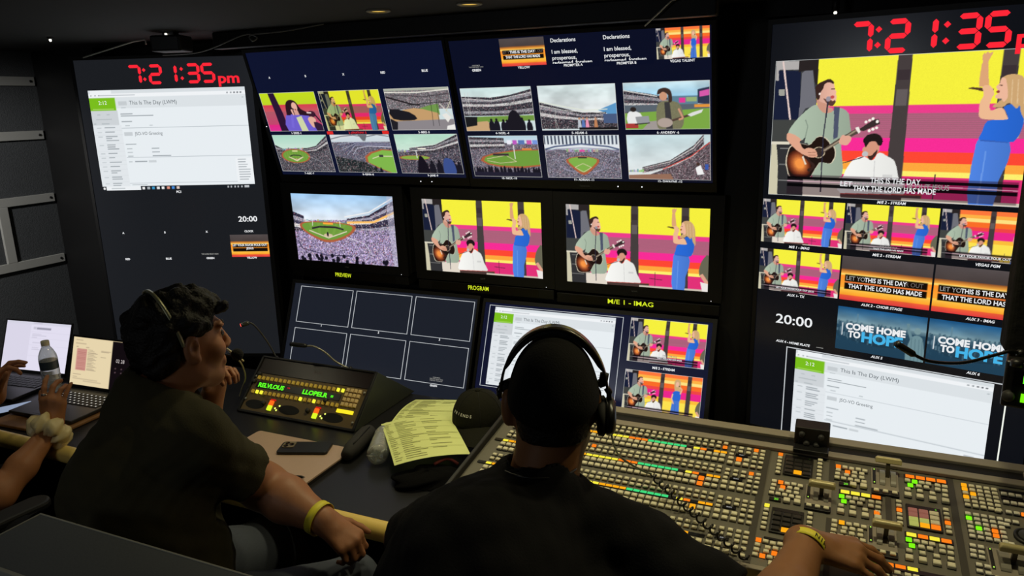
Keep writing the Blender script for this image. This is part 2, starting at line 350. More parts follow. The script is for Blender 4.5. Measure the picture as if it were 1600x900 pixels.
def stadium(kind, tint=(1, 1, 1)):
    c = Canvas(bg=SKY); c.rng = np.random.default_rng(hash(kind) % 1000 if isinstance(kind, int) else sum(map(ord, kind)))
    CR = (112, 106, 140); G = (112, 156, 62); DIRT = (176, 96, 62)
    def deck(pts, w, col): c.line(pts, w, col)
    def tiers(top, bot, n=5, cols=((52, 50, 70), (158, 154, 172), (70, 66, 88), (226, 224, 222), (60, 56, 78))):
        for i in range(n):
            a = [(p[0], p[1] + (q[1] - p[1]) * i / n) for p, q in zip(top, bot)]; b = [(p[0], p[1] + (q[1] - p[1]) * (i + .98) / n) for p, q in zip(top, bot)]
            c.crowd(a + b[::-1], cols[i % len(cols)], .3)
    def field(cx, cy, rx, ry, dirt=True):
        if dirt: c.ell(cx, cy, rx * 1.12, ry * 1.13, DIRT)
        c.ell(cx, cy, rx, ry, G)
        for i in range(-4, 5): c.ell(cx + i * rx * .2, cy, rx * .045, ry * .9 * math.sqrt(max(.05, 1 - (i * .2) ** 2)), (128, 170, 72), .5)
        c.poly([(cx - rx * .6, cy + ry * .15), (cx, cy + ry * .85), (cx + rx * .6, cy + ry * .15), (cx + rx * .5, cy + ry * .1), (cx, cy + ry * .6), (cx - rx * .5, cy + ry * .1)], (226, 206, 178))
        c.ell(cx, cy + ry * .45, rx * .08, ry * .09, (196, 150, 110)); c.line([(cx - rx * .45, cy + ry * .05), (cx - rx * .2, cy - ry * .15), (cx + rx * .3, cy - ry * .12), (cx + rx * .45, cy + ry * .06)], 26, (44, 40, 46))
    def city(y, x0=0, x1=1000):
        for x in range(int(x0), int(x1), 22):
            h = c.rng.integers(12, 60); c.rect(x, y - h, x + 20, y + 12, tuple(c.rng.integers(120, 210, 3)))
    def heads(y, x0, x1, n=12, s=1.0):
        for i in range(n):
            x = x0 + (x1 - x0) * (i + c.rng.random() * .7) / n; yy = y + c.rng.random() * 50
            c.ell(x, yy, 17 * s, 34 * s, (26, 24, 32)); c.poly([(x - 34 * s, yy + 60 * s), (x, yy + 22 * s), (x + 34 * s, yy + 60 * s), (x + 38 * s, 1001), (x - 38 * s, 1001)], (28, 26, 36), 2)
    if kind == 'preview':
        c.grey = 0
        c.vgrad(0, 420, (150, 190, 226), (236, 240, 246)); c.clouds(0, 420, .2); c.crowd([(0, 400), (1001, 330), (1001, 1001), (0, 1001)], (150, 136, 172), .6)
        tiers([(0, 270), (110, 330)], [(0, 560), (110, 560)]); city(430, 110, 560)
        for x, w, col in ((120, 50, (240, 240, 250)), (190, 46, (236, 60, 150)), (300, 40, (120, 90, 200)), (350, 60, (226, 70, 170)), (430, 50, (240, 220, 90)), (500, 40, (90, 150, 120))): c.rect(x, 400, x + w, 460, col)
        tiers([(540, 345), (760, 280), (1001, 60)], [(540, 510), (760, 500), (1001, 470)], 7); c.line([(540, 400), (800, 375), (1001, 225)], 30, (255, 196, 110)); c.line([(520, 320), (760, 240), (1001, 20)], 16, (240, 240, 240))
        c.poly([(60, 450), (180, 405), (420, 405), (610, 440), (590, 545), (480, 650), (340, 705), (220, 665), (90, 550)], DIRT, 3); c.poly([(85, 455), (190, 420), (410, 420), (580, 450), (560, 540), (460, 625), (340, 670), (230, 635), (115, 545)], G, 3)
        for q in range(5): c.poly([(150 + q * 90, 425), (180 + q * 88, 425), (200 + q * 66, 640 - abs(q - 2) * 40), (176 + q * 66, 640 - abs(q - 2) * 40)], (128, 170, 72), 0, .5)
        c.line([(150, 540), (340, 640), (530, 530)], 14, (230, 216, 196)); c.line([(180, 510), (260, 480), (420, 478), (500, 505)], 26, (46, 42, 48)); c.ell(340, 600, 44, 26, (214, 190, 160)); c.ell(335, 585, 10, 34, (40, 36, 40)); c.line([(190, 470), (196, 380)], 9, (236, 236, 240)); c.line([(470, 470), (466, 360)], 9, (236, 236, 240)); c.rect(300, 415, 400, 440, (250, 170, 60))
        c.line([(520, 610), (700, 700), (760, 860)], 10, (220, 214, 226)); c.line([(20, 700), (60, 820), (300, 900), (560, 890)], 14, (60, 56, 84))
        for i in range(26): c.ell(c.rng.random() * 900, 900 + c.rng.random() * 90, 16, 30, (24, 22, 34))
        c.poly([(940, 0), (1001, 0), (1001, 1001), (955, 1001), (930, 300)], (196, 194, 214), 0, .5)
    elif kind == 'mike':       # down on the warning track
        c.crowd([(0, 0), (1001, 0), (1001, 500), (0, 500)], (128, 120, 132), .5); c.rect(0, 0, 1001, 60, (170, 176, 160))
        c.line([(0, 90), (500, 110), (1001, 60)], 26, (230, 228, 216)); c.line([(0, 190), (400, 380), (520, 400)], 40, (40, 34, 38)); c.line([(100, 150), (600, 210), (1001, 150)], 18, (66, 60, 66))
        c.line([(300, 400), (1001, 330)], 16, (40, 38, 40)); c.poly([(420, 520), (640, 420), (800, 380), (800, 640), (640, 620)], (112, 152, 76)); c.poly([(0, 560), (420, 470), (560, 500), (780, 600), (780, 800), (0, 800)], (196, 156, 108))
        c.poly([(0, 780), (1001, 740), (1001, 1001), (0, 1001)], (140, 134, 138)); c.poly([(30, 480), (330, 560), (440, 720), (300, 760), (60, 720)], (30, 28, 34), 2); c.poly([(0, 700), (120, 800), (90, 1001), (0, 1001)], (34, 32, 38))
        for x in (700, 790): c.line([(x, 200), (x - 30, 900)], 9, (30, 28, 30))
        c.poly([(830, 640), (900, 600), (960, 700), (900, 820)], (232, 230, 224)); c.line([(820, 380), (1001, 720)], 22, (220, 216, 206)); c.poly([(880, 900), (1001, 860), (1001, 1001), (860, 1001)], (236, 234, 230)); c.line([(900, 560), (1001, 300)], 20, (210, 206, 180))
    elif kind == 'noel':
        c.vgrad(0, 460, (196, 220, 218), (226, 232, 230)); c.clouds(0, 400, .1)
        tiers([(0, 190), (420, 230), (700, 180), (1001, 60)], [(0, 640), (420, 640), (700, 640), (1001, 620)], 8); c.line([(0, 230), (450, 300), (1001, 130)], 12, (230, 228, 224))
        c.poly([(120, 660), (1001, 640), (1001, 760), (120, 800)], (112, 150, 66)); c.poly([(0, 800), (330, 760), (420, 1001), (0, 1001)], (200, 164, 120)); c.poly([(0, 650), (190, 660), (170, 860), (0, 900)], (30, 30, 32))
        c.line([(60, 100), (80, 640)], 10, (206, 204, 200)); c.line([(110, 100), (100, 640)], 10, (206, 204, 200)); heads(720, 360, 960, 8, 1.0); c.poly([(620, 1001), (640, 640), (720, 520), (800, 660), (840, 1001)], (28, 26, 34), 3)
    elif kind == 'adam':
        c.vgrad(0, 800, (206, 222, 222), (236, 236, 236)); c.clouds(0, 800, .16); c.poly([(760, 560), (1001, 400), (1001, 700), (880, 640)], (92, 152, 200))
        tiers([(0, 360), (260, 480), (560, 610), (860, 600)], [(0, 900), (260, 920), (560, 900), (860, 900)], 7); c.line([(0, 430), (350, 560), (850, 620)], 13, (236, 234, 228)); c.line([(0, 350), (250, 440), (600, 560), (880, 540)], 18, (226, 232, 214))
        c.rect(820, 640, 1001, 900, (74, 92, 128)); c.crowd([(0, 800), (1001, 850), (1001, 960), (0, 960)], (66, 60, 76), .5)
        for x, col in ((560, (90, 120, 180)), (610, (236, 150, 180)), (510, (190, 196, 204)), (720, (190, 130, 90))): c.poly([(x - 26, 950), (x - 16, 760), (x + 14, 760), (x + 26, 950)], col); c.ell(x, 735, 13, 26, (190, 140, 110))
        c.rect(500, 930, 1001, 1001, (30, 28, 30)); c.line([(210, 500), (190, 1000)], 9, (190, 190, 184)); c.line([(170, 640), (240, 990)], 9, (190, 190, 184))
    elif kind == 'andrew':
        c.vgrad(0, 330, (196, 220, 226), (150, 200, 228)); c.clouds(0, 330, .15); tiers([(0, 150), (330, 250), (520, 330)], [(0, 700), (330, 640), (520, 620)], 6); c.line([(0, 160), (400, 300)], 18, (232, 232, 226))
        c.rect(520, 300, 860, 520, (96, 130, 150)); c.rect(650, 340, 720, 440, (226, 60, 150)); c.rect(730, 330, 850, 420, (150, 176, 120)); c.poly([(860, 180), (1001, 130), (1001, 480), (860, 460)], (50, 56, 80)); c.poly([(880, 220), (990, 180), (990, 300), (880, 330)], (216, 90, 170))
        c.rect(0, 470, 1001, 620, (90, 100, 110)); c.rect(820, 480, 1001, 540, (230, 150, 60)); c.poly([(0, 640), (1001, 560), (1001, 1001), (0, 1001)], (124, 168, 70)); c.poly([(300, 820), (600, 760), (600, 1001), (200, 1001)], (160, 152, 148))
        c.poly([(40, 640), (100, 600), (190, 640), (230, 860), (40, 880)], (232, 232, 232), 2); c.ell(110, 560, 36, 52, (44, 36, 34)); c.poly([(130, 720), (290, 700), (300, 860), (150, 880)], (150, 152, 156)); c.rect(0, 860, 160, 960, (170, 60, 56)); c.line([(120, 880), (300, 850)], 20, (40, 38, 40))
        c.poly([(400, 470), (480, 400), (560, 400), (660, 480), (700, 800), (640, 1001), (420, 1001), (380, 780)], (122, 120, 92), 3, nz=.5); c.poly([(480, 420), (540, 420), (570, 1001), (490, 1001)], (60, 58, 60))
        c.ell(470, 300, 46, 90, (206, 150, 120)); c.poly([(400, 260), (420, 160), (500, 130), (560, 200), (570, 400), (530, 420), (525, 280), (470, 210), (430, 250)], (64, 46, 40), 3)
        c.line([(430, 880), (760, 700), (900, 620)], 44, (84, 66, 58)); c.ell(480, 850, 90, 100, (176, 160, 150)); c.line([(640, 560), (690, 760), (640, 790)], 40, (206, 150, 120)); c.poly([(740, 690), (800, 640), (920, 580), (900, 650), (780, 730)], (222, 222, 222))
    elif kind == 'alec':
        c.vgrad(0, 400, (170, 216, 196), (206, 230, 216)); c.crowd([(0, 380), (1001, 330), (1001, 1001), (0, 1001)], (84, 84, 104), .7); city(400, 60, 560); tiers([(500, 380), (760, 300), (1001, 20)], [(500, 500), (760, 470), (1001, 330)], 6); tiers([(0, 260), (130, 370)], [(0, 440), (130, 430)], 3)
        field(340, 570, 240, 170); c.line([(560, 560), (760, 700), (900, 960)], 9, (180, 178, 186)); c.rect(300, 420, 400, 450, (236, 226, 170))
    elif kind == 'kevin':
        c.vgrad(0, 300, (210, 222, 226), (196, 206, 216)); c.crowd([(0, 200), (1001, 190), (1001, 1001), (0, 1001)], (100, 100, 140), .5)
        c.poly([(0, 0), (1001, 0), (1001, 60), (700, 20), (560, 130), (440, 40), (140, 120), (60, 170), (0, 120)], (216, 220, 222)); c.line([(0, 120), (200, 50), (400, 20), (600, 70)], 24, (112, 116, 124)); c.line([(600, 70), (800, 10), (1001, 60)], 24, (112, 116, 124)); c.poly([(480, 0), (640, 0), (590, 170), (550, 170)], (108, 112, 118))
        for r in range(5): c.line([(100 + r * 30, 260 + r * 70), (400, 200 + r * 20), (1001, 230 + r * 20)], 12, (70, 72, 108) if r % 2 else (170, 172, 196))
        c.line([(330, 520), (420, 360), (620, 300), (1001, 330)], 16, (196, 198, 214)); c.poly([(520, 700), (620, 460), (1001, 400), (1001, 1001), (900, 1001)], DIRT, 2); c.poly([(560, 720), (650, 490), (1001, 420), (1001, 1001), (940, 1001)], (128, 182, 76), 2); c.line([(640, 620), (760, 560), (980, 560)], 18, (226, 216, 190)); c.rect(760, 520, 830, 580, (60, 56, 60)); heads(820, 600, 760, 3, .5)
        c.crowd([(0, 560), (520, 720), (760, 1001), (0, 1001)], (34, 52, 58), .7)
    elif kind == 'jane':
        c.vgrad(0, 420, (176, 218, 196), (206, 230, 214)); c.clouds(0, 300, .06); c.crowd([(0, 430), (1001, 300), (1001, 1001), (0, 1001)], (80, 76, 104), .7); city(440, 0, 260); tiers([(210, 350), (600, 280), (1001, 10)], [(210, 470), (600, 460), (1001, 330)], 6); c.line([(210, 345), (640, 260), (1001, 0)], 10, (226, 226, 222))
        c.ell(260, 590, 250, 60, DIRT); c.ell(270, 590, 230, 48, (132, 172, 72)); c.rect(300, 400, 312, 600, (226, 226, 226)); c.rect(340, 350, 470, 380, (240, 236, 220)); heads(680, 300, 1001, 7, 1.2); c.poly([(280, 1001), (320, 640), (360, 540), (420, 660), (470, 1001)], (24, 20, 30), 3); c.poly([(700, 1001), (720, 640), (800, 600), (870, 700), (880, 1001)], (60, 80, 140), 3)
    elif kind == 'nick':
        c.vgrad(0, 240, (176, 206, 220), (226, 232, 236)); c.crowd([(0, 150), (1001, 200), (1001, 1001), (0, 1001)], (116, 106, 138), .6); tiers([(0, 30), (520, 60)], [(0, 330), (520, 300)], 5)
        for x, w, col in ((560, 60, (236, 236, 246)), (640, 60, (190, 90, 190)), (720, 90, (90, 120, 180)), (840, 70, (200, 90, 170)), (920, 80, (120, 150, 220))): c.rect(x, 110, x + w, 210, col)
        c.poly([(130, 600), (330, 420), (1001, 330), (1001, 720), (420, 760)], DIRT, 2); c.poly([(180, 600), (360, 440), (1001, 350), (1001, 690), (430, 720)], G, 2); c.line([(230, 560), (520, 470), (660, 620), (420, 660), (230, 600)], 12, (226, 206, 178)); c.rect(330, 430, 560, 480, (58, 50, 56)); c.rect(640, 230, 652, 560, (230, 230, 230)); c.rect(760, 300, 900, 340, (226, 140, 70)); heads(740, 0, 1001, 22, .5); c.rect(0, 880, 1001, 1001, (36, 34, 50))
    elif kind == 'adrian':
        c.vgrad(0, 300, (212, 224, 230), (226, 230, 234)); c.crowd([(0, 330), (1001, 330), (1001, 1001), (0, 1001)], (118, 112, 148), .6)
        for i in range(21): c.rect(i * 50, 0, i * 50 + 22, 210, (66, 74, 92))
        c.line([(0, 330), (150, 260), (500, 200), (850, 260), (1001, 330)], 34, (84, 96, 128)); c.line([(0, 380), (160, 320), (500, 290), (840, 320), (1001, 380)], 20, (150, 146, 172)); city(370, 300, 700); c.rect(470, 330, 540, 380, (220, 80, 160))
        for r in range(3): c.line([(60 + 60 * r, 480 + 20 * r), (200 + 40 * r, 760 + 30 * r), (500, 900 - 10 * r), (800 - 40 * r, 760 + 30 * r), (940 - 60 * r, 480 + 20 * r)], 8, (160, 156, 180))
        c.poly([(280, 560), (500, 480), (720, 560), (640, 760), (500, 920), (360, 760)], DIRT, 3); c.poly([(310, 560), (500, 500), (690, 560), (610, 740), (500, 860), (390, 740)], (128, 176, 76), 3); c.line([(390, 740), (500, 650), (610, 740), (500, 850), (390, 740)], 12, (230, 210, 180)); c.rect(440, 500, 560, 530, (52, 46, 52))
    elif kind == 'dwayne':
        c.vgrad(0, 1000, (196, 218, 222), (226, 228, 228)); c.clouds(0, 800, .1); c.crowd([(1001, 140), (1001, 1001), (120, 1001), (300, 860), (620, 640)], (116, 86, 102), .7)
        tiers([(180, 720), (520, 560), (800, 240), (920, 0)], [(180, 860), (560, 720), (860, 470), (1001, 250)], 7, ((60, 56, 70), (226, 220, 214), (84, 70, 90), (150, 140, 150), (70, 50, 66))); c.line([(430, 760), (760, 480), (1001, 160)], 16, (220, 70, 60)); city(820, 0, 200); c.poly([(0, 900), (520, 860), (560, 1001), (0, 1001)], (150, 110, 90)); c.poly([(820, 720), (880, 660), (920, 860), (840, 880)], (240, 240, 240)); c.rect(930, 640, 970, 760, (60, 90, 170)); c.ell(850, 640, 22, 36, (70, 50, 44))
    c.a = np.clip(c.a * np.array(tint, np.float32), 0, 1)
    return c
def host_shot():
    c = Canvas(bg=(120, 40, 70)); c.vgrad(0, 310, (196, 222, 30), (190, 214, 40)); c.vgrad(310, 480, (216, 60, 80), (200, 90, 100)); c.vgrad(480, 820, (176, 90, 104), (196, 70, 110)); c.vgrad(820, 1001, (226, 40, 130), (220, 50, 150))
    c.poly([(160, 0), (270, 0), (340, 520), (370, 1001), (220, 1001), (200, 500)], (44, 22, 52))
    c.poly([(400, 640), (430, 300), (520, 190), (620, 240), (680, 420), (790, 520), (820, 620), (600, 620), (430, 660)], (44, 22, 34), 3)
    c.ell(578, 370, 50, 118, (232, 176, 160)); c.poly([(545, 470), (620, 460), (640, 620), (560, 640)], (214, 160, 146)); c.line([(530, 590), (510, 430)], 54, (232, 176, 160)); c.ell(585, 440, 12, 20, (150, 60, 60)); c.line([(490, 350), (560, 440)], 24, (40, 30, 40))
    c.poly([(370, 620), (450, 580), (800, 600), (860, 800), (880, 1001), (360, 1001)], (112, 96, 206), 2); c.poly([(560, 640), (660, 600), (720, 1001), (600, 1001)], (206, 214, 168)); c.line([(500, 560), (450, 900)], 80, (120, 104, 214))
    c.ell(850, 560, 70, 80, (60, 26, 46)); c.line([(770, 520), (850, 530)], 30, (236, 220, 214)); c.poly([(760, 680), (830, 620), (900, 700), (850, 900), (800, 860)], (226, 176, 156), 2); c.poly([(850, 760), (980, 820), (1001, 1001), (880, 1001)], (50, 30, 58), 2); c.line([(900, 560), (990, 780)], 40, (30, 24, 40))
    return c
def lyric_card(tint=1.0):
    c = Canvas(bg=(60, 50, 50)); c.vgrad(0, 300, (84, 76, 76), (74, 64, 62)); c.vgrad(300, 400, (150, 84, 40), (255, 180, 70)); c.vgrad(400, 440, (255, 226, 130), (255, 190, 70)); c.vgrad(440, 720, (250, 142, 44), (255, 168, 52))
    c.vgrad(720, 880, (255, 204, 80), (255, 164, 44)); c.vgrad(880, 1001, (240, 96, 56), (222, 60, 64)); c.clouds(0, 1000, .06)
    c.rect(52, 420, 955, 570, (20, 12, 8)); c.rect(52, 600, 955, 748, (20, 12, 8)); c.a *= tint; return c
def hope_card():
    c = Canvas(bg=(40, 80, 110)); c.vgrad(0, 330, (26, 84, 134), (120, 150, 160)); c.vgrad(330, 420, (110, 140, 150), (70, 100, 116)); c.vgrad(420, 1001, (44, 76, 96), (24, 46, 62)); c.clouds(0, 330, .15)
    for i in range(150):
        y = 340 + (i / 150) ** 1.3 * 450; x = c.rng.random() * 820; h = 20 + c.rng.random() * 70 * (y / 800); v = c.rng.random()
        c.rect(x, y - h, x + 10 + 14 * v, y + 30, (30 + 60 * v, 60 + 60 * v, 80 + 56 * v))
    c.poly([(0, 620), (200, 760), (480, 820), (820, 760), (820, 1001), (0, 1001)], (34, 66, 88), 0, .85); c.rect(232, 130, 246, 400, (96, 130, 146))
    c.rect(66, 370, 76, 660, (240, 244, 246))
    # a plain robed figure
    c.poly([(800, 1001), (820, 640), (850, 480), (900, 420), (960, 470), (990, 700), (1001, 1001)], (110, 142, 150), 2); c.ell(905, 330, 36, 74, (120, 150, 156)); c.line([(850, 520), (808, 330), (800, 190)], 58, (104, 136, 146))
    for x in (850, 890, 930, 965): c.line([(x, 500), (x + 8, 990)], 12, (84, 114, 124))
    return c
def browser(task=True, seed=1):
    c = Canvas(800, 500, (232, 238, 242)); r = random.Random(seed)
    c.rect(0, 0, 1000, 36, (216, 222, 226)); c.rect(12, 4, 150, 36, (238, 242, 245)); c.rect(0, 36, 1000, 72, (240, 243, 246)); c.rect(70, 50, 300, 57, (150, 158, 164))
    for x in (12, 40, 62): c.rect(x, 48, x + 9, 58, (140, 146, 150))
    for i, x in enumerate((880, 902, 924, 944, 964)): c.rect(x, 46, x + 10, 60, (150, 155, 160) if i < 2 else (96, 100, 106))
    c.rect(0, 72, 1000, 180, (220, 226, 230)); c.rect(0, 76, 168, 200, (122, 190, 30)); c.rect(16, 184, 152, 189, (214, 240, 170)); c.rect(0, 200, 172, 342, (206, 211, 215)); c.rect(0, 342, 185, 1000, (226, 231, 235))
    T = (176, 184, 188); D = (142, 150, 156)
    for x0, x1, y in ((40, 60, 236), (100, 120, 236), (28, 130, 280), (60, 110, 325), (10, 24, 325)): c.rect(x0, y, x1, y + 8, T)
    c.rect(185, 112, 240, 152, (198, 204, 208)); c.rect(200, 172, 230, 178, T); c.rect(972, 96, 984, 106, T)
    for x0, x1, y in ((190, 268, 232), (190, 400, 252), (190, 258, 306), (210, 240, 348), (366, 388, 348)): c.rect(x0, y, x1, y + 8, D if y < 310 else T)
    c.rect(185, 372, 1000, 377, (178, 186, 192)); c.rect(195, 415, 250, 452, (200, 206, 210)); c.rect(195, 530, 264, 538, D)
    for y in (576, 612, 650): c.rect(200, y, 234, y + 8, T); c.rect(360, y, 410 + (70 if y == 650 else 0), y + 8, D)
    c.rect(190, 665, 1000, 670, (178, 186, 192)); c.rect(200, 706, 222, 714, T); c.rect(240, 704, 320, 714, D); c.rect(330, 698, 380, 720, (204, 210, 214)); c.rect(185, 925, 1000, 930, (190, 196, 202)); c.rect(200, 940, 300, 946, T)
    c.rect(890, 690, 1000, 930, (238, 242, 245)); [c.rect(905, 704 + i * 25, 950 + r.randint(0, 34), 711 + i * 25, D) for i in range(9)]
    y = 362
    while y < 940:
        n = r.choice((1, 2, 2, 3)); c.rect(24, y + 4, 52, y + 10, T)
        for i in range(n): c.rect(74, y, 112 + r.randint(0, 44), y + 8, D); y += 20
        y += 24
        c.rect(0, y - 14, 185, y - 12, (206, 212, 216))
    if task:
        c.rect(0, 957, 1000, 1001, (26, 30, 36)); c.rect(26, 957, 252, 1001, (236, 240, 243)); c.rect(60, 975, 150, 982, T); c.ell(13, 978, 8, 12, (240, 240, 240))
        for i, x in enumerate((262, 294, 326, 358, 390, 424, 456, 488)): c.rect(x, 966, x + 18, 992, ((236, 236, 236), (170, 176, 180), (60, 150, 200), (230, 230, 230), (240, 240, 240), (226, 150, 130), (70, 140, 220), (222, 200, 190))[i])
        for x in (820, 840, 864, 884, 908): c.rect(x, 970, x + 9, 988, (190, 194, 198))
        c.rect(930, 968, 960, 990, (190, 194, 198))
    return c
def mail_page():
    c = Canvas(480, 400, (18, 12, 16)); full = c.rect; full(0, 0, 680, 1001, (230, 212, 172)); full(0, 0, 1001, 14, (210, 190, 150))
    c.rect = lambda x0, y0, x1, y1, col, alpha=1: full(x0 * .77, y0, x1 * .77, y1, col, alpha)
    for x0, x1, y in ((60, 220, 60), (60, 300, 130), (80, 130, 200), (300, 370, 200)): c.rect(x0, y, x1, y + 10, (150, 130, 110))
    c.rect(100, 240, 330, 690, (206, 150, 138))
    for i in range(20): c.rect(120, 250 + i * 22, 310, 256 + i * 22, (170, 104, 98)); c.rect(350, 250 + i * 22, 460 + (i * 37 % 120), 256 + i * 22, (140, 124, 106))
    for x0, x1, y in ((640, 860, 240), (640, 820, 262), (640, 760, 370), (60, 240, 770), (60, 160, 830), (60, 620, 860), (300, 700, 900)): c.rect(x0, y, x1, y + 8, (140, 124, 106))
    for y in (560, 640): c.ell(760, y, 14, 14, (90, 70, 76)); c.ell(860, y, 14, 14, (90, 70, 76))
    return c
def picture(parent, x0, y0, x1, y1, arr, z=.0008, name='video_window', edge=None, gain=1.0, clipx=None):
    "a lit picture as a fine coloured grid; x0,y0 top left, x1,y1 bottom right in the screen's own metres"
    a = arr.copy()
    if edge is not None:
        e = np.array(edge, np.float32) / 255; a[0] = e; a[-1] = e; a[:, 0] = e; a[:, -1] = e
    h, w, _ = a.shape
    xs = np.linspace(x0, x1, w); ys = np.linspace(y0, y1, h)
    V = np.zeros((h, w, 3), np.float32); V[..., 0] = xs[None]; V[..., 1] = ys[:, None]; V[..., 2] = z
    i = np.arange(h * w).reshape(h, w)
    q = np.stack([i[1:, :-1], i[1:, 1:], i[:-1, 1:], i[:-1, :-1]], -1).reshape(-1, 4)
    me = bpy.data.meshes.new(name); me.vertices.add(h * w); me.vertices.foreach_set('co', V.ravel())
    me.loops.add(q.size); me.loops.foreach_set('vertex_index', q.ravel().astype(np.int32)); me.polygons.add(len(q))
    me.polygons.foreach_set('loop_start', np.arange(0, q.size, 4, dtype=np.int32)); me.update(calc_edges=True)
    ca = me.color_attributes.new('picture', 'FLOAT_COLOR', 'POINT')
    c4 = np.ones((h * w, 4), np.float32); c4[:, :3] = (lin(a.reshape(-1, 3)) * gain); ca.data.foreach_set('color', c4.ravel())
    me.materials.append(picture_mat())
    o = bpy.data.objects.new(name, me); COL.objects.link(o); o.parent = SCR.get(parent.name, parent)
    return o
# ------------------------------------------------------------------ the room
M_black = mat('matt_black_metal', (9, 9, 10), .55, noise=.15, nscale=40)
M_dark = mat('black_plastic', (17, 17, 18), .42)
M_wallcarpet = mat('grey_wall_carpet', (64, 66, 68), .95, spec=.1, noise=.35, nscale=220, bump=.5)
M_rail = mat('pale_aluminium_rail', (150, 150, 146), .5, metal=.2, noise=.06, nscale=12)
M_ceil = mat('dark_ceiling_panel', (32, 32, 32), .85, noise=.2, nscale=30)
M_floor = mat('dark_floor_vinyl', (52, 50, 46), .6, noise=.25, nscale=18)
XL, XR, YB, YF = -3.32, 3.1, -1.7, 2.62
def wall(name, x0, x1, y0, y1, z0, z1, m): return struct(MB().box(x0, x1, y0, y1, z0, z1).build(name, m))
wall('floor', XL - .1, XR + .1, YB - .1, YF + .1, -.08, 0, M_floor)
wall('ceiling', XL - .1, XR + .1, YB - .1, YF + .1, CEIL, CEIL + .08, M_ceil)
wall('wall_left', XL - .1, XL, YB - .1, YF + .1, 0, CEIL, M_wallcarpet)
wall('wall_right', XR, XR + .1, YB - .1, YF + .1, 0, CEIL, M_wallcarpet)
wall('wall_rear', XL, XR, YB - .1, YB, 0, CEIL, M_wallcarpet)
wall('wall_monitors', XL, XR, YF, YF + .1, 0, CEIL, M_black)
# cargo rails across the left wall
def rail(z, y0, y1, n):
    b = MB().box(XL, XL + .012, y0, y1, z - .019, z + .019)
    b.m = 1
    for k in (0, 1): b.lathe([(.006, 0), (.006, .003), (.003, .004)], 10, Matrix.Translation((XL + .012, y1 - .02 - k * 1.2, z)) @ Matrix.Rotation(math.pi / 2, 4, 'Y'))
    struct(b.build('trim_%d' % n, [M_rail, M_black], bevel=.002))
for n, z in enumerate((1.895, 1.664, 1.384, 1.102)): rail(z, YB, 2.268, n + 1)
struct(MB().box(XL, XL + .0125, 2.008, 2.05, 1.121, 1.365).build('trim_5', M_rail, bevel=.002))
struct(MB().box(XL, -2.93, 2.28, YF, 0, CEIL).build('trim_6', M_black))          # black corner post beside the left screen
# fascia over the top screens and the black posts between the screen groups
struct(MB().box(-2.93, XR, 2.40, YF, 1.975, CEIL).build('trim_7', M_black))
struct(MB().box(-2.10, -.34, 2.12, 2.16, 1.963, CEIL).build('trim_8', M_black, bevel=.004))
struct(MB().box(-.345, -.235, 2.43, 2.6, 0, CEIL).build('trim_9', M_black, bevel=.004))
struct(MB().box(-2.17, -2.09, 2.47, 2.6, 0, CEIL).build('trim_10', M_black, bevel=.004))
struct(MB().box(-2.09, -.345, 2.545, 2.62, 0, 1.975).build('trim_11', M_black))
# ------------------------------------------------------------------ screens
def frame(O, ax, up):
    ax = Vector(ax).normalized(); up = Vector(up); up = (up - ax * up.dot(ax)).normalized(); n = ax.cross(up)
    return Matrix(((ax.x, up.x, n.x, O[0]), (ax.y, up.y, n.y, O[1]), (ax.z, up.z, n.z, O[2]), (0, 0, 0, 1)))
M_glass = {}
def panel_mat(name, rgb):
    return mat(name, (10, 10, 12), .22, spec=.5, emit=rgb, estr=1.0)
T_white = glow('lit_white_text', (236, 238, 240)); T_grey = glow('lit_grey_text', (150, 150, 146)); T_dim = glow('lit_dim_text', (96, 88, 84))
T_red = glow('lit_red_digits', (255, 40, 56)); T_page = glow('lit_page_text', (92, 100, 106)); T_yel = glow('lit_yellow_label', (214, 232, 40)); T_blue = glow('lit_sky_blue_text', (70, 180, 232))
T_line = glow('lit_white_line', (196, 200, 204)); T_page2 = glow('lit_page_white', (246, 250, 240)); T_tally = glow('lit_tally_red', (226, 44, 40)); T_black = glow('dark_caption_bar', (16, 10, 8))
LED = glow('white_led', (240, 244, 250), 1.6); LEDR = glow('red_led', (255, 60, 40), 2.0)
M_bezel = mat('black_screen_bezel', (8, 8, 9), .45)
M_housing = mat('black_screen_housing', (9, 9, 10), .6)
def monitor(name, label, O, ax, up, x0, x1, y0, y1, rgb, bz=(.012, .012, .012, .016), depth=.05, group=None, cat='monitor'):
    "bz = left, right, top, bottom bezel; y0 = bottom, y1 = top of the lit panel"
    r = empty(name, mx=frame(O, ax, up), label=label, cat=cat, group=group)
    l, rr, t, b = bz; X0, X1, Y0, Y1 = x0 - l, x1 + rr, y0 - b, y1 + t
    h = MB().box(X0 + .004, X1 - .004, Y0 + .004, Y1 - .004, -depth, -.003)
    h.box(X0 + .15, X1 - .15, Y0 + .1, Y1 - .1, -depth - .02, -depth); h.build('housing', M_housing, r)
    e = MB()
    e.box(X0, x0, Y0, Y1, -.012, .004); e.box(x1, X1, Y0, Y1, -.012, .004); e.box(x0, x1, y1, Y1, -.012, .004); e.box(x0, x1, Y0, y0, -.012, .004)
    e.build('bezel', M_bezel, r)
    SCR[r.name] = MB().box(x0, x1, y0, y1, -.003, 0).build('screen', panel_mat('screen_%s_%d_%d' % (name, rgb[0], rgb[2]), rgb), r)
    return r
def led(parent, x, y, z=.0045, m=None, r=.0022, name='power_light'):
    MB().lathe([(r, 0), (r * .8, r * .5), (r * .2, r * .7)], 8, Matrix.Translation((x, y, z))).build(name, m or LED, parent)
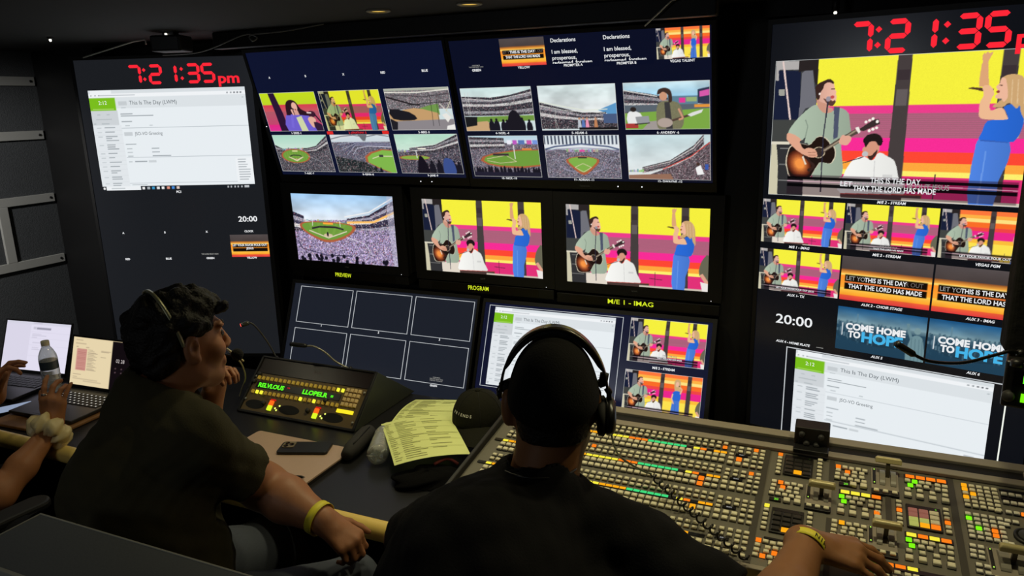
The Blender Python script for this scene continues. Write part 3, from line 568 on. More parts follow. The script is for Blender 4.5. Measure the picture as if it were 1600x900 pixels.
def outline(parent, x0, x1, y0, y1, w=.0022, z=.0012, m=None, name='window_outline', sides='lrtb'):
    b = MB()
    if 'l' in sides: b.box(x0 - w, x0, y0 - w, y1 + w, 0, z)
    if 'r' in sides: b.box(x1, x1 + w, y0 - w, y1 + w, 0, z)
    if 't' in sides: b.box(x0, x1, y1, y1 + w, 0, z)
    if 'b' in sides: b.box(x0, x1, y0 - w, y0, 0, z)
    return b.build(name, m or T_line, SCR.get(parent.name, parent))
SEG = {'a': ((0, 1), (1, 1)), 'b': ((1, 1), (1, .5)), 'c': ((1, .5), (1, 0)), 'd': ((0, 0), (1, 0)), 'e': ((0, .5), (0, 0)), 'f': ((0, 1), (0, .5)), 'g': ((0, .5), (1, .5))}
DIG = {'7': 'abc', '2': 'abged', '1': 'bc', '3': 'abgcd', '5': 'afgcd', '0': 'abcdef', '8': 'abcdefg'}
def seven(parent, ch, x, y, w, h, th, name='clock_digit', m=None, lean=0.0, z=.0012):
    b = MB(); g = th * .56
    for s in DIG[ch]:
        (ax, ay), (bx, by) = SEG[s]; A = Vector((x + ax * w, y + ay * h)); B = Vector((x + bx * w, y + by * h)); d = (B - A).normalized(); n = Vector((-d.y, d.x)) * th / 2
        A2, B2 = A + d * g * .15, B - d * g * .15
        pts = [A2, A2 + d * th * .5 + n, B2 - d * th * .5 + n, B2, B2 - d * th * .5 - n, A2 + d * th * .5 - n]
        b.prism([(p.x + lean * (p.y - y), p.y) for p in pts][::-1], 0, z)
    return b.build(name, m or T_red, SCR.get(parent.name, parent))
def clock(parent, x, y, w, h):
    "7:21:35pm, lower left x,y, overall width w, digit height h"
    th = h * .155
    for ch, a, b in (('7', .0, .125), ('2', .19, .315), ('1', .345, .45), ('3', .53, .655), ('5', .665, .79)):
        seven(parent, ch, x + a * w + th / 2, y + th / 2, (b - a) * w - th, h - th, th, lean=.0)
    for a in (.152, .492):
        for k in (.27, .73):
            d = th * .62; MB().prism([(x + a * w + q[0] * d, y + k * h + q[1] * d) for q in ((-1, 0), (0, -1), (1, 0), (0, 1))], 0, .0012).build('clock_colon', T_red, SCR.get(parent.name, parent))
    text(parent, 'pm', x + .81 * w, y + h * .2, h * .72, T_red, 'LEFT', bold=.028, wmax=.19 * w)
print('painting pictures')
C_Y = concert(); C_YB = concert(bars=True); C_O = concert(PAL_O, woman=660); C_O2 = concert(PAL_O, woman=765, guitarist=False, bars=True); C_OB = concert(PAL_O, woman=690, bars=True)
C_UL = concert(tint=(.92, .95, .72)); LY = lyric_card(); HP = hope_card(); HOST = host_shot()
WB = (206, 206, 204)
# upper left multiview screen
UL = monitor('multiview_monitor', 'wide navy multiview screen, upper left of the centre wall, with a blank top strip', (-1.236, 2.38, 1.495), (1, 0, 0), (0, -.292, .956), -.829, .002, 0, .481, (13, 19, 46), (.012, .010, .012, .03))
XS = ((-.824, -.566), (-.548, -.286), (-.264, -.006))
for i, cv in enumerate((HOST, C_UL, stadium('mike'))): picture(UL, XS[i][0], .329, XS[i][1], .179, cv.small(128, 74), edge=WB)
for i, cv in enumerate((stadium('alec'), stadium('kevin'), stadium('jane'))): picture(UL, XS[i][0], .164, XS[i][1], .014, cv.small(128, 74), edge=WB)
for s, x in (('A', -.750), ('B', -.583), ('X', -.416), ('RED', -.250), ('BLUE', -.083)): text(UL, s, x, .386, .0105, T_white, bold=.03)
text(UL, '1- DIXIE -1', -.700, .1715, .0105, T_white, bold=.03); text(UL, '3- MIKE -3', -.135, .1705, .0105, T_white, bold=.03)
MB().box(-.556, -.529, .1655, .1765, 0, .0012).build('tally_bar', T_tally, SCR[UL.name]); MB().box(-.310, -.283, .1655, .1765, 0, .0012).build('tally_bar', T_tally, SCR[UL.name])
text(UL, '2- JONATHAN -2', -.418, .171, .0105, T_tally, bold=.02)
for s, x in (('7- ALEC -7', -.694), ('8- KEVIN -8', -.417), ('9- JANE -9', -.135)): text(UL, s, x, .0065, .010, T_white, bold=.03)
led(UL, -.19, -.016); led(UL, -.143, -.016); led(UL, -.8325, .20)
# upper right multiview screen
UR = monitor('multiview_monitor', 'wide navy multiview screen, upper right of the centre wall, with prompter text along its top', (-1.212, 2.38, 1.497), (1, 0, 0), (0, -.292, .956), .001, .840, -.004, .475, (11, 15, 36), (.011, .012, .012, .03))
XS = ((.012, .269), (.291, .549), (.573, .834))
for i, n in enumerate(('noel', 'adam', 'andrew')): picture(UR, XS[i][0], .319, XS[i][1], .171, stadium(n).small(136, 78), edge=WB)
for i, n in enumerate(('nick', 'adrian', 'dwayne')): picture(UR, XS[i][0], .154, XS[i][1], .005, stadium(n).small(136, 78), edge=WB)
for s, x, y in (('4- NOEL -4', .145, .163), ('5- ADAM -5', .419, .162), ('6- ANDREW -6', .706, .161), ('10- NICK -10', .145, -.0005), ('11- ADRIAN -11', .419, -.001), ('12- DWAYNE -12', .706, -.0015)): text(UR, s, x, y, .0105, T_white, bold=.02)
picture(UR, .181, .471, .333, .385, LY.small(80, 45)); text(UR, 'THIS IS THE DAY', .256, .4285, .0115, T_white, bold=.03); text(UR, 'THAT THE LORD HAS MADE', .256, .4135, .0115, T_white, bold=.03, wmax=.118)
text(UR, 'LET Y', .199, .4287, .0105, T_dim, bold=.02, z=.0012); text(UR, 'R OUT', .314, .4287, .0105, T_dim, bold=.02, z=.0012)
text(UR, 'YELLOW', .255, .3795, .0105, T_white, bold=.02)
for x in (.354, .522):
    text(UR, 'Declarations', x, .457, .0165, T_white, 'LEFT', bold=.012, wmax=.081); text(UR, 'I am blessed,', x, .4225, .0165, T_white, 'LEFT', bold=.012); text(UR, 'prosperous,', x, .4035, .0165, T_white, 'LEFT', bold=.012); text(UR, 'redeemed, forgiven', x, .3885, .0165, T_white, 'LEFT', bold=.012)
    M_navy = glow('lit_navy_strip', (11, 15, 36)); MB().box(x - .004, x + .15, .3735, .3865, 0, .0021).build('caption_strip', M_navy, SCR[UR.name])
text(UR, 'PROMPTER A', .421, .380, .0105, T_white, bold=.02, z=.0026); text(UR, 'PROMPTER B', .590, .379, .0105, T_white, bold=.02, z=.0026)
text(UR, 'AWESOME IS', .087, .3925, .005, T_grey, bold=.02); text(UR, 'THE LORD MOST HIGH', .087, .3875, .005, T_grey, bold=.02); text(UR, 'GREEN', .087, .377, .0105, T_white, bold=.03)
picture(UR, .682, .473, .835, .385, concert(PAL_O, woman=700).small(90, 52)); text(UR, 'VEGAS TALENT', .757, .378, .0105, T_white, bold=.02)
led(UR, .535, -.021); led(UR, .615, -.021)
text(UR, 'Panasonic', .42, -.021, .009, mat('grey_print', (90, 92, 94), .6), z=.0045)
# three programme monitors
PX = ((0, .488, -.003, -.280), (.614, 1.095, -.008, -.284), (1.186, 1.674, -.010, -.286))
PN = (('black rack monitor labelled PREVIEW showing a packed ball park', 'preview'), ('black rack monitor labelled PROGRAM showing singers on a yellow and pink stage', None), ('black rack monitor labelled M/E 1 - IMAG, rightmost of the middle row', None))
UPM = (0, -.043, .999); OM = (-2.053, 2.40, 1.42)
for i, (x0, x1, yt, yb) in enumerate(PX):
    m = monitor('program_monitor', PN[i][0], OM, (1, 0, 0), UPM, x0, x1, yb, yt, (14, 14, 16), (.045, .045, .043, .035), .10, group='broadcast monitors in the middle row')
    if i == 0: picture(m, x0, yt, x1, yb, stadium('preview').small(240, 136))
    else: picture(m, x0, yt, x1, yb, C_Y.small(260, 146))
    led(m, x1 + .012, yb - .03, r=.0012)
    text(m, 'SONY', (x0 + x1) / 2, yb - .017, .008, mat('grey_print', (90, 92, 94), .6), z=.0045)
for i, (s, x, y, w) in enumerate((('PREVIEW', .220, -.333, .079), ('PROGRAM', .833, -.340, .085), ('M/E 1 - IMAG', 1.415, -.347, .160))):
    d = empty('label_display', mx=frame(OM, (1, 0, 0), UPM), label='black strip display lettered %s in yellow under its rack monitor' % s, cat='label display', group='under monitor label displays')
    MB().box(PX[i][0] - .04, PX[i][1] + .04, y - .020, y + .0165, -.06, .002).build('case', M_bezel, d, bevel=.002)
    MB().box(PX[i][0] + .02, PX[i][1] - .02, y - .015, y + .013, .002, .003).build('display_window', mat('smoked_display_window', (8, 8, 8), .3), d)
    text(d, s, x, y, .023, T_yel, bold=.012, z=.0036, wmax=w, name='lettering')
# lower left: six empty outlined windows
LL = monitor('multiview_monitor', 'lower left desk screen tilted back, six empty white outlined windows', (-1.231, 2.40, 1.028), (1, 0, 0), (0, .368, .930), -.845, .012, -.47, .012, (28, 32, 42), (.014, .010, .014, .014))
BX = ((-.810, -.551), (-.531, -.274), (-.254, -.001))
for r_, (yt, yb) in enumerate(((0, -.147), (-.175, -.321))):
    for x0, x1 in BX: outline(LL, x0, x1, yb, yt, .0018)
for x, s in ((-.68, '1'), (-.402, '2'), (-.127, '3')): text(LL, s, x, -.155, .011, T_white, bold=.04)
text(LL, 'AWESOME IS', -.118, -.298, .0055, T_grey, bold=.02); text(LL, 'THE LORD MOST HIGH', -.118, -.304, .0055, T_grey, bold=.02); text(LL, 'OVER ALL THE EARTH', -.118, -.310, .0055, T_grey, bold=.02); text(LL, 'GREEN', -.126, -.3295, .010, T_white, bold=.03)
# lower right: browser page and two stage tiles
LR = monitor('multiview_monitor', 'lower right desk screen tilted back, a web page beside two stage tiles', (-1.186, 2.40, 1.029), (1, 0, 0), (0, .368, .930), .001, .830, -.46, .004, (15, 19, 44), (.010, .014, .014, .014))
outline(LR, .021, .528, -.302, -.006, .0018)
def page(parent, x0, x1, yt, h, cv, res, clip=None, gain=1.0):
    w = x1 - x0; a = cv.small(*res)
    if clip: k = int(a.shape[0] * clip); a = a[:k]; yb = yt - h * clip
    else: yb = yt - h
    picture(parent, x0, yt, x1, yb, a, name='web_page', gain=gain); u = lambda q: x0 + q * w; v = lambda q: yt - q * h
    text(parent, '2:12', u(.085), v(.125), .052 * h, T_page2, name='web_text'); text(parent, 'This Is The Day (LWM)', u(.255), v(.130), .056 * h, T_page, 'LEFT', name='web_text', wmax=.305 * w)
    text(parent, 'JSO-VO Greeting', u(.265), v(.433), .048 * h, T_page, 'LEFT', name='web_text', wmax=.18 * w)
PG = browser(True, 1); PGB = browser(False, 2)
page(LR, .043, .503, -.010, .286, PGB, (220, 150))
text(LR, '\u25a0', .05, -.289, .012, T_line)
picture(LR, .556, -.003, .815, -.151, C_YB.small(144, 82), edge=WB); picture(LR, .556, -.179, .816, -.320, C_OB.small(144, 82), edge=WB)
text(LR, 'THIS IS THE DAY', .700, -.121, .0065, T_grey, bold=.03); text(LR, 'THAT THE LORD HAS MADE', .700, -.131, .0065, T_white, bold=.03)
text(LR, 'LET YOUR FAVOR POUR OUT JESUS', .700, -.3125, .0068, T_white, bold=.03); text(LR, 'M/E 2 - STREAM', .684, -.165, .011, T_white, bold=.03)
# tall screen on the left
PLM = monitor('portrait_monitor', 'tall upright screen on the left with red clock digits and a web page', (-2.194, 2.36, 1.957), (.937, .348, 0), (0, 0, 1), -.690, .030, -1.23, 0, (27, 29, 33), (.012, .018, .012, .012))
clock(PLM, -.474, -.0995, .452, .0765)
page(PLM, -.649, -.003, -.117, .400, PG, (300, 188))
text(PLM, 'PC1', -.326, -.528, .013, T_white, bold=.04); text(PLM, '20:00', -.049, -.6455, .031, T_white, bold=.02, wmax=.080)
for s, x in (('A', -.59), ('B', -.41), ('X', -.23), ('CLOCK', -.05)): text(PLM, s, x, -.696, .011, T_white, bold=.04)
for s, x in (('RED', -.588), ('BLUE', -.409), ('GREEN', -.228), ('YELLOW', -.049)): text(PLM, s, x, -.808, .011, T_white, bold=.04)
text(PLM, 'THE LORD MOST HIGH', -.228, -.790, .007, T_grey, bold=.03)
picture(PLM, -.134, -.710, .028, -.804, LY.small(84, 48)); text(PLM, 'LET YOUR FAVOR POUR OUT', -.053, -.7545, .0125, T_white, bold=.03, wmax=.146); text(PLM, 'JESUS', -.053, -.768, .0125, T_white, bold=.03)
# tall screen on the right
PRM = monitor('portrait_monitor', 'tall upright screen on the right, large stage picture over rows of tiles', (-.221, 2.36, 1.95), (.971, -.239, 0), (0, 0, 1), .002, .735, -1.233, 0, (12, 14, 20), (.012, .012, .014, .012))
clock(PRM, .214, -.0965, .468, .086)
picture(PRM, .018, -.101, .699, -.484, C_YB.small(420, 236), edge=(210, 214, 214))
text(PRM, 'THIS IS THE DAY', .360, -.4320, .0215, T_white, bold=.012, wmax=.124, z=.0022); text(PRM, 'LET YOUR FAVOR POUR OUT JESUS', .355, -.4440, .0205, T_grey, bold=.006, wmax=.270); text(PRM, 'LET', .236, -.4440, .0205, T_white, bold=.012, z=.0022)
text(PRM, 'THAT THE LORD HAS MADE', .358, -.4555, .0215, T_white, bold=.012, wmax=.205, z=.0022)
text(PRM, 'M/E 2 - STREAM', .356, -.4905, .0105, T_white, bold=.02, shear=.2)
CX = ((.004, .238), (.243, .476), (.481, .714))
for i, cv in enumerate((C_Y, C_YB, C_O2)): picture(PRM, CX[i][0], -.498, CX[i][1], -.629, cv.small(132, 75))
text(PRM, 'THIS IS THE DAY', .36, -.6135, .006, T_grey, bold=.02); text(PRM, 'THAT THE LORD HAS MADE', .36, -.621, .006, T_white, bold=.02); text(PRM, 'LET YOUR FAVOR POUR OUT JESUS', .60, -.619, .0085, T_white, bold=.02)
for s, x, y in (('M/E 1 - IMAG', .119, -.6385), ('M/E 2 - STREAM', .357, -.6385), ('VEGAS PGM', .597, -.6385), ('AUX 1- TX', .119, -.7865), ('AUX 2 - CHOIR STAGE', .357, -.7865), ('AUX 3 - IMAG', .597, -.7865), ('AUX 4 - HOME PLATE', .120, -.9365), ('AUX 5', .358, -.9365), ('AUX 6', .597, -.9355)): text(PRM, s, x, y, .0105, T_white, bold=.025, shear=.2)
picture(PRM, CX[0][0], -.649, CX[0][1], -.778, C_YB.small(132, 75)); text(PRM, 'LET YOUR FAVOR POUR OUT JESUS', .115, -.767, .007, T_white, bold=.02)
for i in (1, 2):
    x0, x1 = CX[i]; picture(PRM, x0, -.649, x1, -.778, LY.small(120, 68), gain=1.0)
    text(PRM, 'THIS IS THE DAY', x0 + .118, -.7135, .0178, T_white, bold=.022, wmax=.108); text(PRM, 'THAT THE LORD HAS MADE', x0 + .117, -.7360, .0178, T_white, bold=.022, wmax=.190, z=.0022)
    text(PRM, 'LET YO', x0 + .040, -.7135, .0170, T_grey, bold=.015, z=.0013, wmax=.050); text(PRM, 'R OUT', x0 + .191, -.7135, .0170, T_dim, bold=.015, z=.0013, wmax=.044)
    MB().box(x0 + .012, x1 - .012, -.7265, -.7235, 0, .0010).build('caption_rule', glow('lit_orange_rule', (230, 110, 60)), SCR[PRM.name])
    picture(PRM, x0, -.799, x1, -.929, HP.small(132, 74))
    text(PRM, 'COME HOME', x0 + .104, -.8565, .0265, T_white, bold=.045, wmax=.158, z=.0022); text(PRM, 'TO', x0 + .050, -.8795, .0265, T_white, bold=.045, wmax=.034, z=.0022); text(PRM, 'HOPE', x0 + .123, -.884, .040, T_blue, bold=.045, wmax=.108, z=.0018)
text(PRM, '20:00', .119, -.866, .041, T_white, bold=.012, wmax=.109); MB().box(.190, .210, -.9375, -.936, 0, .001).build('caption_rule', T_grey, SCR[PRM.name])
outline(PRM, .105, .677, -1.230, -.953, .0026, sides='lt'); outline(PRM, .105, .677, -1.230, -.960, .0034, sides='r', m=T_page2)
page(PRM, .132, .648, -.955, .308, PGB, (240, 150), clip=.885)
print('screens done')
# ------------------------------------------------------------------ worktop, armrest, switcher
DESK = .70
M_top = mat('black_worktop_laminate', (26, 26, 29), .38, noise=.1, nscale=90)
M_vinyl = mat('cream_vinyl_armrest', (238, 208, 116), .42, noise=.05, nscale=30, bump=.08)
d = empty('worktop', (-.9, 1.8, 0), label='long black laminate worktop running under all the screens', cat='worktop')
MB().box(-2.24, 2.2, -.36, .43, DESK - .035, DESK).build('top', M_top, d, bevel=.003)
MB().box(-2.24, 2.2, .10, .13, 0, DESK - .035).build('modesty_panel', M_black, d)
for x in (-2.2, -1.0, .25, 1.4, 2.15): MB().box(x - .02, x + .02, -.30, .40, 0, DESK - .035).build('leg_panel', M_black, d)
tag(MB().tube([(-3.14 + i * .22, 1.4115, .690) for i in range(21)], .0265, 20).build('armrest', M_vinyl), 'padded cream roll armrest along the front edge of the worktop', 'armrest')
o = empty('power_strip', (-1.13, 1.62, .545), label='black power strip with a red pilot light under the worktop', cat='power strip')
MB().box(-.16, .16, -.02, .02, -.02, .02).build('case', M_dark, o, bevel=.004); MB().box(-.02, .02, .02, .03, .02, .12).build('hanger', M_dark, o)
MB().lathe([(.006, 0), (.005, .004), (.002, .005)], 10, Matrix.Translation((-.085, -.02, 0)) @ Matrix.Rotation(math.pi / 2, 4, 'X')).build('pilot_light', LEDR, o)
for i in range(4): MB().lathe([(.013, 0), (.012, .002)], 12, Matrix.Translation((-.03 + i * .045, -.02, 0)) @ Matrix.Rotation(math.pi / 2, 4, 'X')).build('socket', mat('grey_socket', (60, 60, 60), .5), o)

M_cons = mat('bronze_grey_panel', (104, 101, 90), .5, metal=.1, noise=.08, nscale=26)
M_cons2 = mat('beige_console_rail', (140, 132, 118), .5, noise=.05, nscale=30)
M_consd = mat('dark_bronze_channel', (58, 55, 47), .55)
M_btn = mat('ivory_translucent_key', (226, 220, 190), .35, noise=.06, nscale=90)
M_btnw = mat('pale_grey_key', (232, 228, 208), .35)
B_am = glow('amber_lit_key', (255, 172, 24), 1.0); B_or = glow('orange_lit_key', (255, 128, 26), 1.0); B_gr = glow('green_lit_key', (66, 226, 128), .95); B_lg = glow('lime_lit_key', (128, 246, 22), 1.0); B_ye = glow('yellow_lit_key', (250, 236, 66), 1.0); B_dk = mat('dark_smoked_key', (36, 35, 32), .3)
B_re = mat('dusky_red_lit_key', (80, 50, 44), .4, emit=(128, 78, 66), estr=1.0); B_ol = mat('olive_lit_key', (80, 84, 44), .4, emit=(158, 164, 82), estr=1.0); B_sk = mat('black_key_surround', (20, 18, 15), .5)
BM = {'b': M_btn, 'w': M_btnw, 'a': B_am, 'o': B_or, 'g': B_gr, 'l': B_lg, 'y': B_ye, 'd': B_dk, 'r': B_re, 'v': B_ol}
SL = math.atan(.14)
CM = Matrix.Translation((0, 1.4, .78)) @ Matrix.Rotation(SL, 4, 'X')
CONS = empty('vision_switcher', mx=CM, label='large bronze production switcher panel with hundreds of lit keys and T-bars', cat='switcher')
cv = lambda y: (y - 1.4) / math.cos(SL)
XA, XB = -.862, .86
b = MB()       # wedge shaped carcass; its underside stands on the worktop
y0, y1 = cv(1.452), cv(1.905)
def wz(x, y, z): return CM.inverted() @ Vector((x, y, z))
vs = []
for x in (XA, XB):
    vs += [Vector((x, y0, -.0)), Vector((x, cv(1.99), -.004)), wz(x, 2.0, DESK + .001), wz(x, 1.452, DESK + .001)]
b.add(vs, [(0, 1, 2, 3), (7, 6, 5, 4), (0, 4, 5, 1), (1, 5, 6, 2), (2, 6, 7, 3), (3, 7, 4, 0)], False); b.build('carcass', M_cons, CONS)
MB().box(XA, XB, cv(1.903), cv(1.926), -.002, .008).build('front_rail', M_cons2, CONS, bevel=.002)
MB().box(XA, .445, cv(1.926), cv(1.962), -.002, .002).build('dark_channel', mat('black_rubber_channel', (12, 12, 12), .6), CONS)
MB().box(.445, XB, cv(1.926), cv(1.962), -.002, .008).build('rail_end', M_cons2, CONS, bevel=.002)
MB().box(XA, XB, cv(1.962), cv(1.992), -.002, .010).build('back_rail', M_cons2, CONS, bevel=.002)
MB().box(XA - .012, XA, cv(1.45), cv(1.992), -.07, .016).build('side_cheek', mat('black_side_cheek', (16, 16, 15), .5), CONS, bevel=.003)
MB().box(XA, XB, cv(1.448), cv(1.462), -.02, .004).build('front_lip', M_cons2, CONS, bevel=.003)
def strip(x, ya, yb, w=.010, name='channel'): MB().box(x - w, x + w, cv(ya), cv(yb), 0, .0012).build(name, M_consd, CONS)
strip(-.1275, 1.465, 1.900, .008); strip(.287, 1.465, 1.897, .007); strip(.029, 1.800, 1.895, .006); strip(.029, 1.47, 1.665, .006); strip(.152, 1.690, 1.782, .006)
KEYS = []   # (x, v, size, material)
def key(x, y, s, m='b'): KEYS.append([x, cv(y), s, m])
# left bank: four identical mix rows
ROWS = [(1.896, 1.878, 1.856, 1.838, 1.817), (1.788, 1.771, 1.746, 1.727, 1.705), (1.673, 1.655, 1.634, 1.613, 1.594), (1.558, 1.541, 1.520, 1.500, 1.478)]
PAT = ['a', 'a', None, 'o', 'y', None] + ['g'] * 6 + ['o'] * 3 + ['y'] * 5 + ['a', 'a', None, 'y', 'o', None] + ['g'] * 4 + ['a'] * 3 + ['y'] * 2
PAT3 = ['a', 'a', None, 'o', 'y', None] + ['g'] * 6 + ['a'] * 4 + ['y'] * 4 + PAT[20:]
for gi, (s1, s2, dy, b1, b2) in enumerate(ROWS):
    for i in range(34):
        x = -.2335 - i * .0176
        if x < XA + .02: break
        key(x, s1, 's'); key(x, s2, 's'); key(x, b1, 'm'); key(x, b2, 'm')
        p = (PAT3 if gi == 2 else PAT)[i % 34] if gi < 3 else ('a' if i in (2, 3, 5) else 'g' if i in (8, 9, 10, 11) else None)
        if p: key(x, dy, 'd', p)
    MB().box(XA + .015, -.224, cv(dy) - .0052, cv(dy) + .0052, 0, .0012).build('legend_strip', mat('black_legend_strip', (12, 11, 10), .3), CONS)
    t0 = (1.886, 1.781, 1.667, 1.557)[gi]
    for x in (-.212, -.192, -.173):
        key(x, t0, 's'); key(x, t0 - .017, 's'); key(x, t0 - .053, 'm'); key(x, t0 - .073, 'm')
    key(-.213, t0 - .034, 's')
    for x in (-.155, -.138):
        for q in (0, .0165, .033, .053, .0745): key(x, t0 - q, 's')
    MB().box(-.203, -.172, cv(t0 - .036), cv(t0 - .027), 0, .002).build('source_display', mat('black_legend_strip', (12, 11, 10), .3), CONS)
    text(CONS, ('M/E1', 'M/E2', 'M/E3', 'P/P')[gi], -.1875, cv(t0 - .0315), .0062, T_grey, z=.0024, bold=.03, name='display_text')
TA = [(0,0),(0,-16),(-1,-32),(-2,-48),(15,0),(21,-19),(19,-32),(13,-48),(28,-48),(43,-49),(58,-49),(30,-2),(45,0),(60,-2),(37,-17),(53,-17),(36,-33),(53,-33)]
for ox, oy in ((-.099, 1.766), (.043, 1.872), (.040, 1.655), (-.111, 1.542)):
    for dx, dy in TA: key(ox + dx / 1000, oy + dy / 1000, 'c')
    for dx, dy in ((34, -68), (57, -67)): key(ox + dx / 1000, oy + dy / 1000, 'B')
TF = [(-6,-19),(9,-20),(24,-20),(38,-20),(-1,-37),(17,-36),(33,-36),(-7,-55),(18,-55),(44,-56),(57,-21),(72,-21),(56,-37),(71,-38),(70,-56)]
for ox, oy, wide, lit in ((.202, 1.878, 'oooo', (1, 4)), (.060, 1.772, 'yyyo', (0, 4)), (.194, 1.658, 'yoyo', (0, 4)), (.124, 1.547, 'yooy', (0,))):
    for i in range(4): key(ox + i * .0222, oy, 'w', wide[i])
    for i, (dx, dy) in enumerate(TF):
        k_ = 'l' if i in lit else 'b'
        if ox == .060: dx -= 1; dy -= 1
        key(ox + dx / 1000, oy + dy / 1000, 'c', k_)
    for dx in (-8, 17, 43, 69): key(ox + dx / 1000, oy - .078, 'B')
    MB().box(ox - .013, ox + .080, cv(oy) - .0085, cv(oy) + .0085, 0, .0014).build('legend_strip', mat('black_legend_strip', (12, 11, 10), .3), CONS)
key(.127, 1.712, 'c', 'o')
# side columns and keypads
for x, a, b_, n in ((-.0945, 1.886, 1.806, 6), (.0005, 1.887, 1.806, 6), (-.106, 1.668, 1.586, 6), (-.0115, 1.667, 1.600, 5), (.1735, 1.769, 1.691, 6), (.2685, 1.768, 1.690, 6)):
    for i in range(n): key(x, a + (b_ - a) * i / (n - 1), 's')
def keypad(x0, x1, y0, y1, cols, num):
    r = MB().box(x0 - .003, x1 + .003, cv(y0) - .003, cv(y1) + .003, 0, .004); r.build('keypad_tray', B_sk, CONS, bevel=.001)
    w = (x1 - x0) / 3; h = (cv(y1) - cv(y0)) / 4.7
    for r_ in range(4):
        for c in range(3): KEYS.append([x0 + w * (c + .5), cv(y0) + h * (r_ + .5), 'K', cols[3 - r_][c]])
    MB().box(x0, x1, cv(y1) - h * .6, cv(y1), .004, .0046).build('keypad_display', mat('smoked_display_window', (8, 8, 8), .3), CONS)
    text(CONS, num, x1 - .006, cv(y1) - h * .3, .006, glow('green_display_text', (130, 240, 60)), z=.005, name='display_text')
keypad(-.080, -.018, 1.806, 1.884, ('ddd', 'ddd', 'ddd', 'dad'), "'"); keypad(-.091, -.027, 1.580, 1.662, ('ddd', 'ddd', 'ddd', 'dad'), "'"); keypad(.190, .254, 1.686, 1.762, ('rrb', 'rrb', 'vvb', 'vao'), '0.')
for x0, x1, y in ((-.104, -.077, 1.697), (.046, .075, 1.803), (.043, .07, 1.588), (.155, .265, 1.541)): MB().box(x0, x1, cv(y) - .006, cv(y) + .006, 0, .0025).build('timer_display', mat('smoked_display_window', (8, 8, 8), .3), CONS)
GT = glow('green_display_text', (130, 240, 60))
for x, y in ((-.0885, 1.697), (.061, 1.803), (.057, 1.588)): text(CONS, '20', x, cv(y), .010, GT, z=.0028, bold=.02, name='display_text')
MB().box(-.101, -.040, cv(1.5525), cv(1.5585), 0, .002).build('legend_strip', mat('black_legend_strip', (12, 11, 10), .3), CONS)
for x in (.160, .186, .212, .240): MB().cbox(x - .011, x + .011, cv(1.500), cv(1.520), 0, .006, .002).build('rocker', B_dk, CONS)
# right hand module
for i, x in enumerate((.315, .3305, .3455, .3605, .3755)):
    for q in range(6): key(x, 1.877 - q * .0153, 's')
    for q in range(6): key(x - .003, 1.768 - q * .0155, 's', 'w')
for x in (.394, .409, .423):
    for y in (1.867, 1.836, 1.799): key(x, y, 's', 'w')
for x in (.387, .402): key(x, 1.766, 's', 'w')
key(.383, 1.751, 's', 'w'); key(.383, 1.687, 's', 'w'); key(.3725, 1.797, 's')
for y in (1.884, 1.852): MB().box(.386, .436, cv(y) - .003, cv(y) + .003, 0, .0015).build('legend_strip', mat('black_legend_strip', (12, 11, 10), .3), CONS)
for x, y in ((.309, 1.659), (.308, 1.642), (.307, 1.627), (.324, 1.659), (.323, 1.642), (.322, 1.626), (.314, 1.601), (.313, 1.582), (.329, 1.60), (.328, 1.58)): key(x, y, 's', 'w')
for x in (.47, .49, .51, .53, .55, .57): [key(x, y, 's', 'w') for y in (1.87, 1.85, 1.83, 1.80, 1.66, 1.64, 1.62)]
LIT = {'o': [(-.234, 1.886), (-.152, 1.888), (-.192, 1.833), (-.56, 1.789), (-.261, 1.726), (-.26, 1.7), (-.157, 1.776), (-.092, 1.886), (-.11, 1.541), (-.097, 1.494), (-.076, 1.513), (.269, 1.722), (.174, 1.739), (.418, 1.798), (.354, 1.702), (.355, 1.718), (-.084, 1.766), (-.078, 1.747), (.043, 1.872), (.063, 1.854)],
       'a': [(-.266, 1.613), (.316, 1.877), (.314, 1.861), (.314, 1.83), (.329, 1.846), (.055, 1.655)], 'y': [(-.105, 1.664)], 'l': [(.312, 1.752), (.325, 1.719)]}
for m_, ps in LIT.items():
    for x, y in ps:
        j = min((q for q in range(len(KEYS)) if KEYS[q][2] not in 'dwK'), key=lambda q: (KEYS[q][0] - x) ** 2 + (KEYS[q][1] - cv(y)) ** 2); KEYS[j][3] = m_
KS = {'s': (.0056, .0046, .0055), 'm': (.0066, .0058, .0065), 'd': (.0079, .0043, .0030), 'c': (.0058, .0050, .006), 'B': (.0072, .0068, .008), 'w': (.0095, .0052, .0045), 'K': (.0092, .0068, .0075)}
KM = {}
def key_mb(mb, x, v, s):
    a, h, z = KS[s]
    mb.m = 1; mb.box(x - a - .0011, x + a + .0011, v - h - .0011, v + h + .0011, 0, .0008)
    mb.m = 0; mb.cbox(x - a, x + a, v - h, v + h, .0008, z, .0016)
def seen(k):
    w = CM @ Vector((k[0], k[1], .005)) - EYE; z = w.dot(_F); px = 800 + 1160 * w.dot(_R) / z; py = 450 - 1160 * w.dot(_U) / z
    hid = py < 700 and px < 930 or py > 750 + (px - 1000) * .75 and px < 1150 or (1175 < px < 1345 and py > 845) or not (0 < px < 1600 and py < 900)
    a, h, _z = KS[k[2]]
    return 0 if hid else a * h / (z * z)
KEYS.sort(key=lambda k: -seen(k))
for x, v, s, m_ in KEYS[:100]:
    t = (s, m_)
    if t not in KM:
        mb = MB(); key_mb(mb, 0, 0, s); q = mb.build('button', [BM[m_], B_sk], CONS); KM[t] = q
    else: q = KM[t].copy(); COL.objects.link(q); q.parent = CONS
    q.location = (x, v, 0)
mb = MB(); idx = {k_: i for i, k_ in enumerate(BM)}
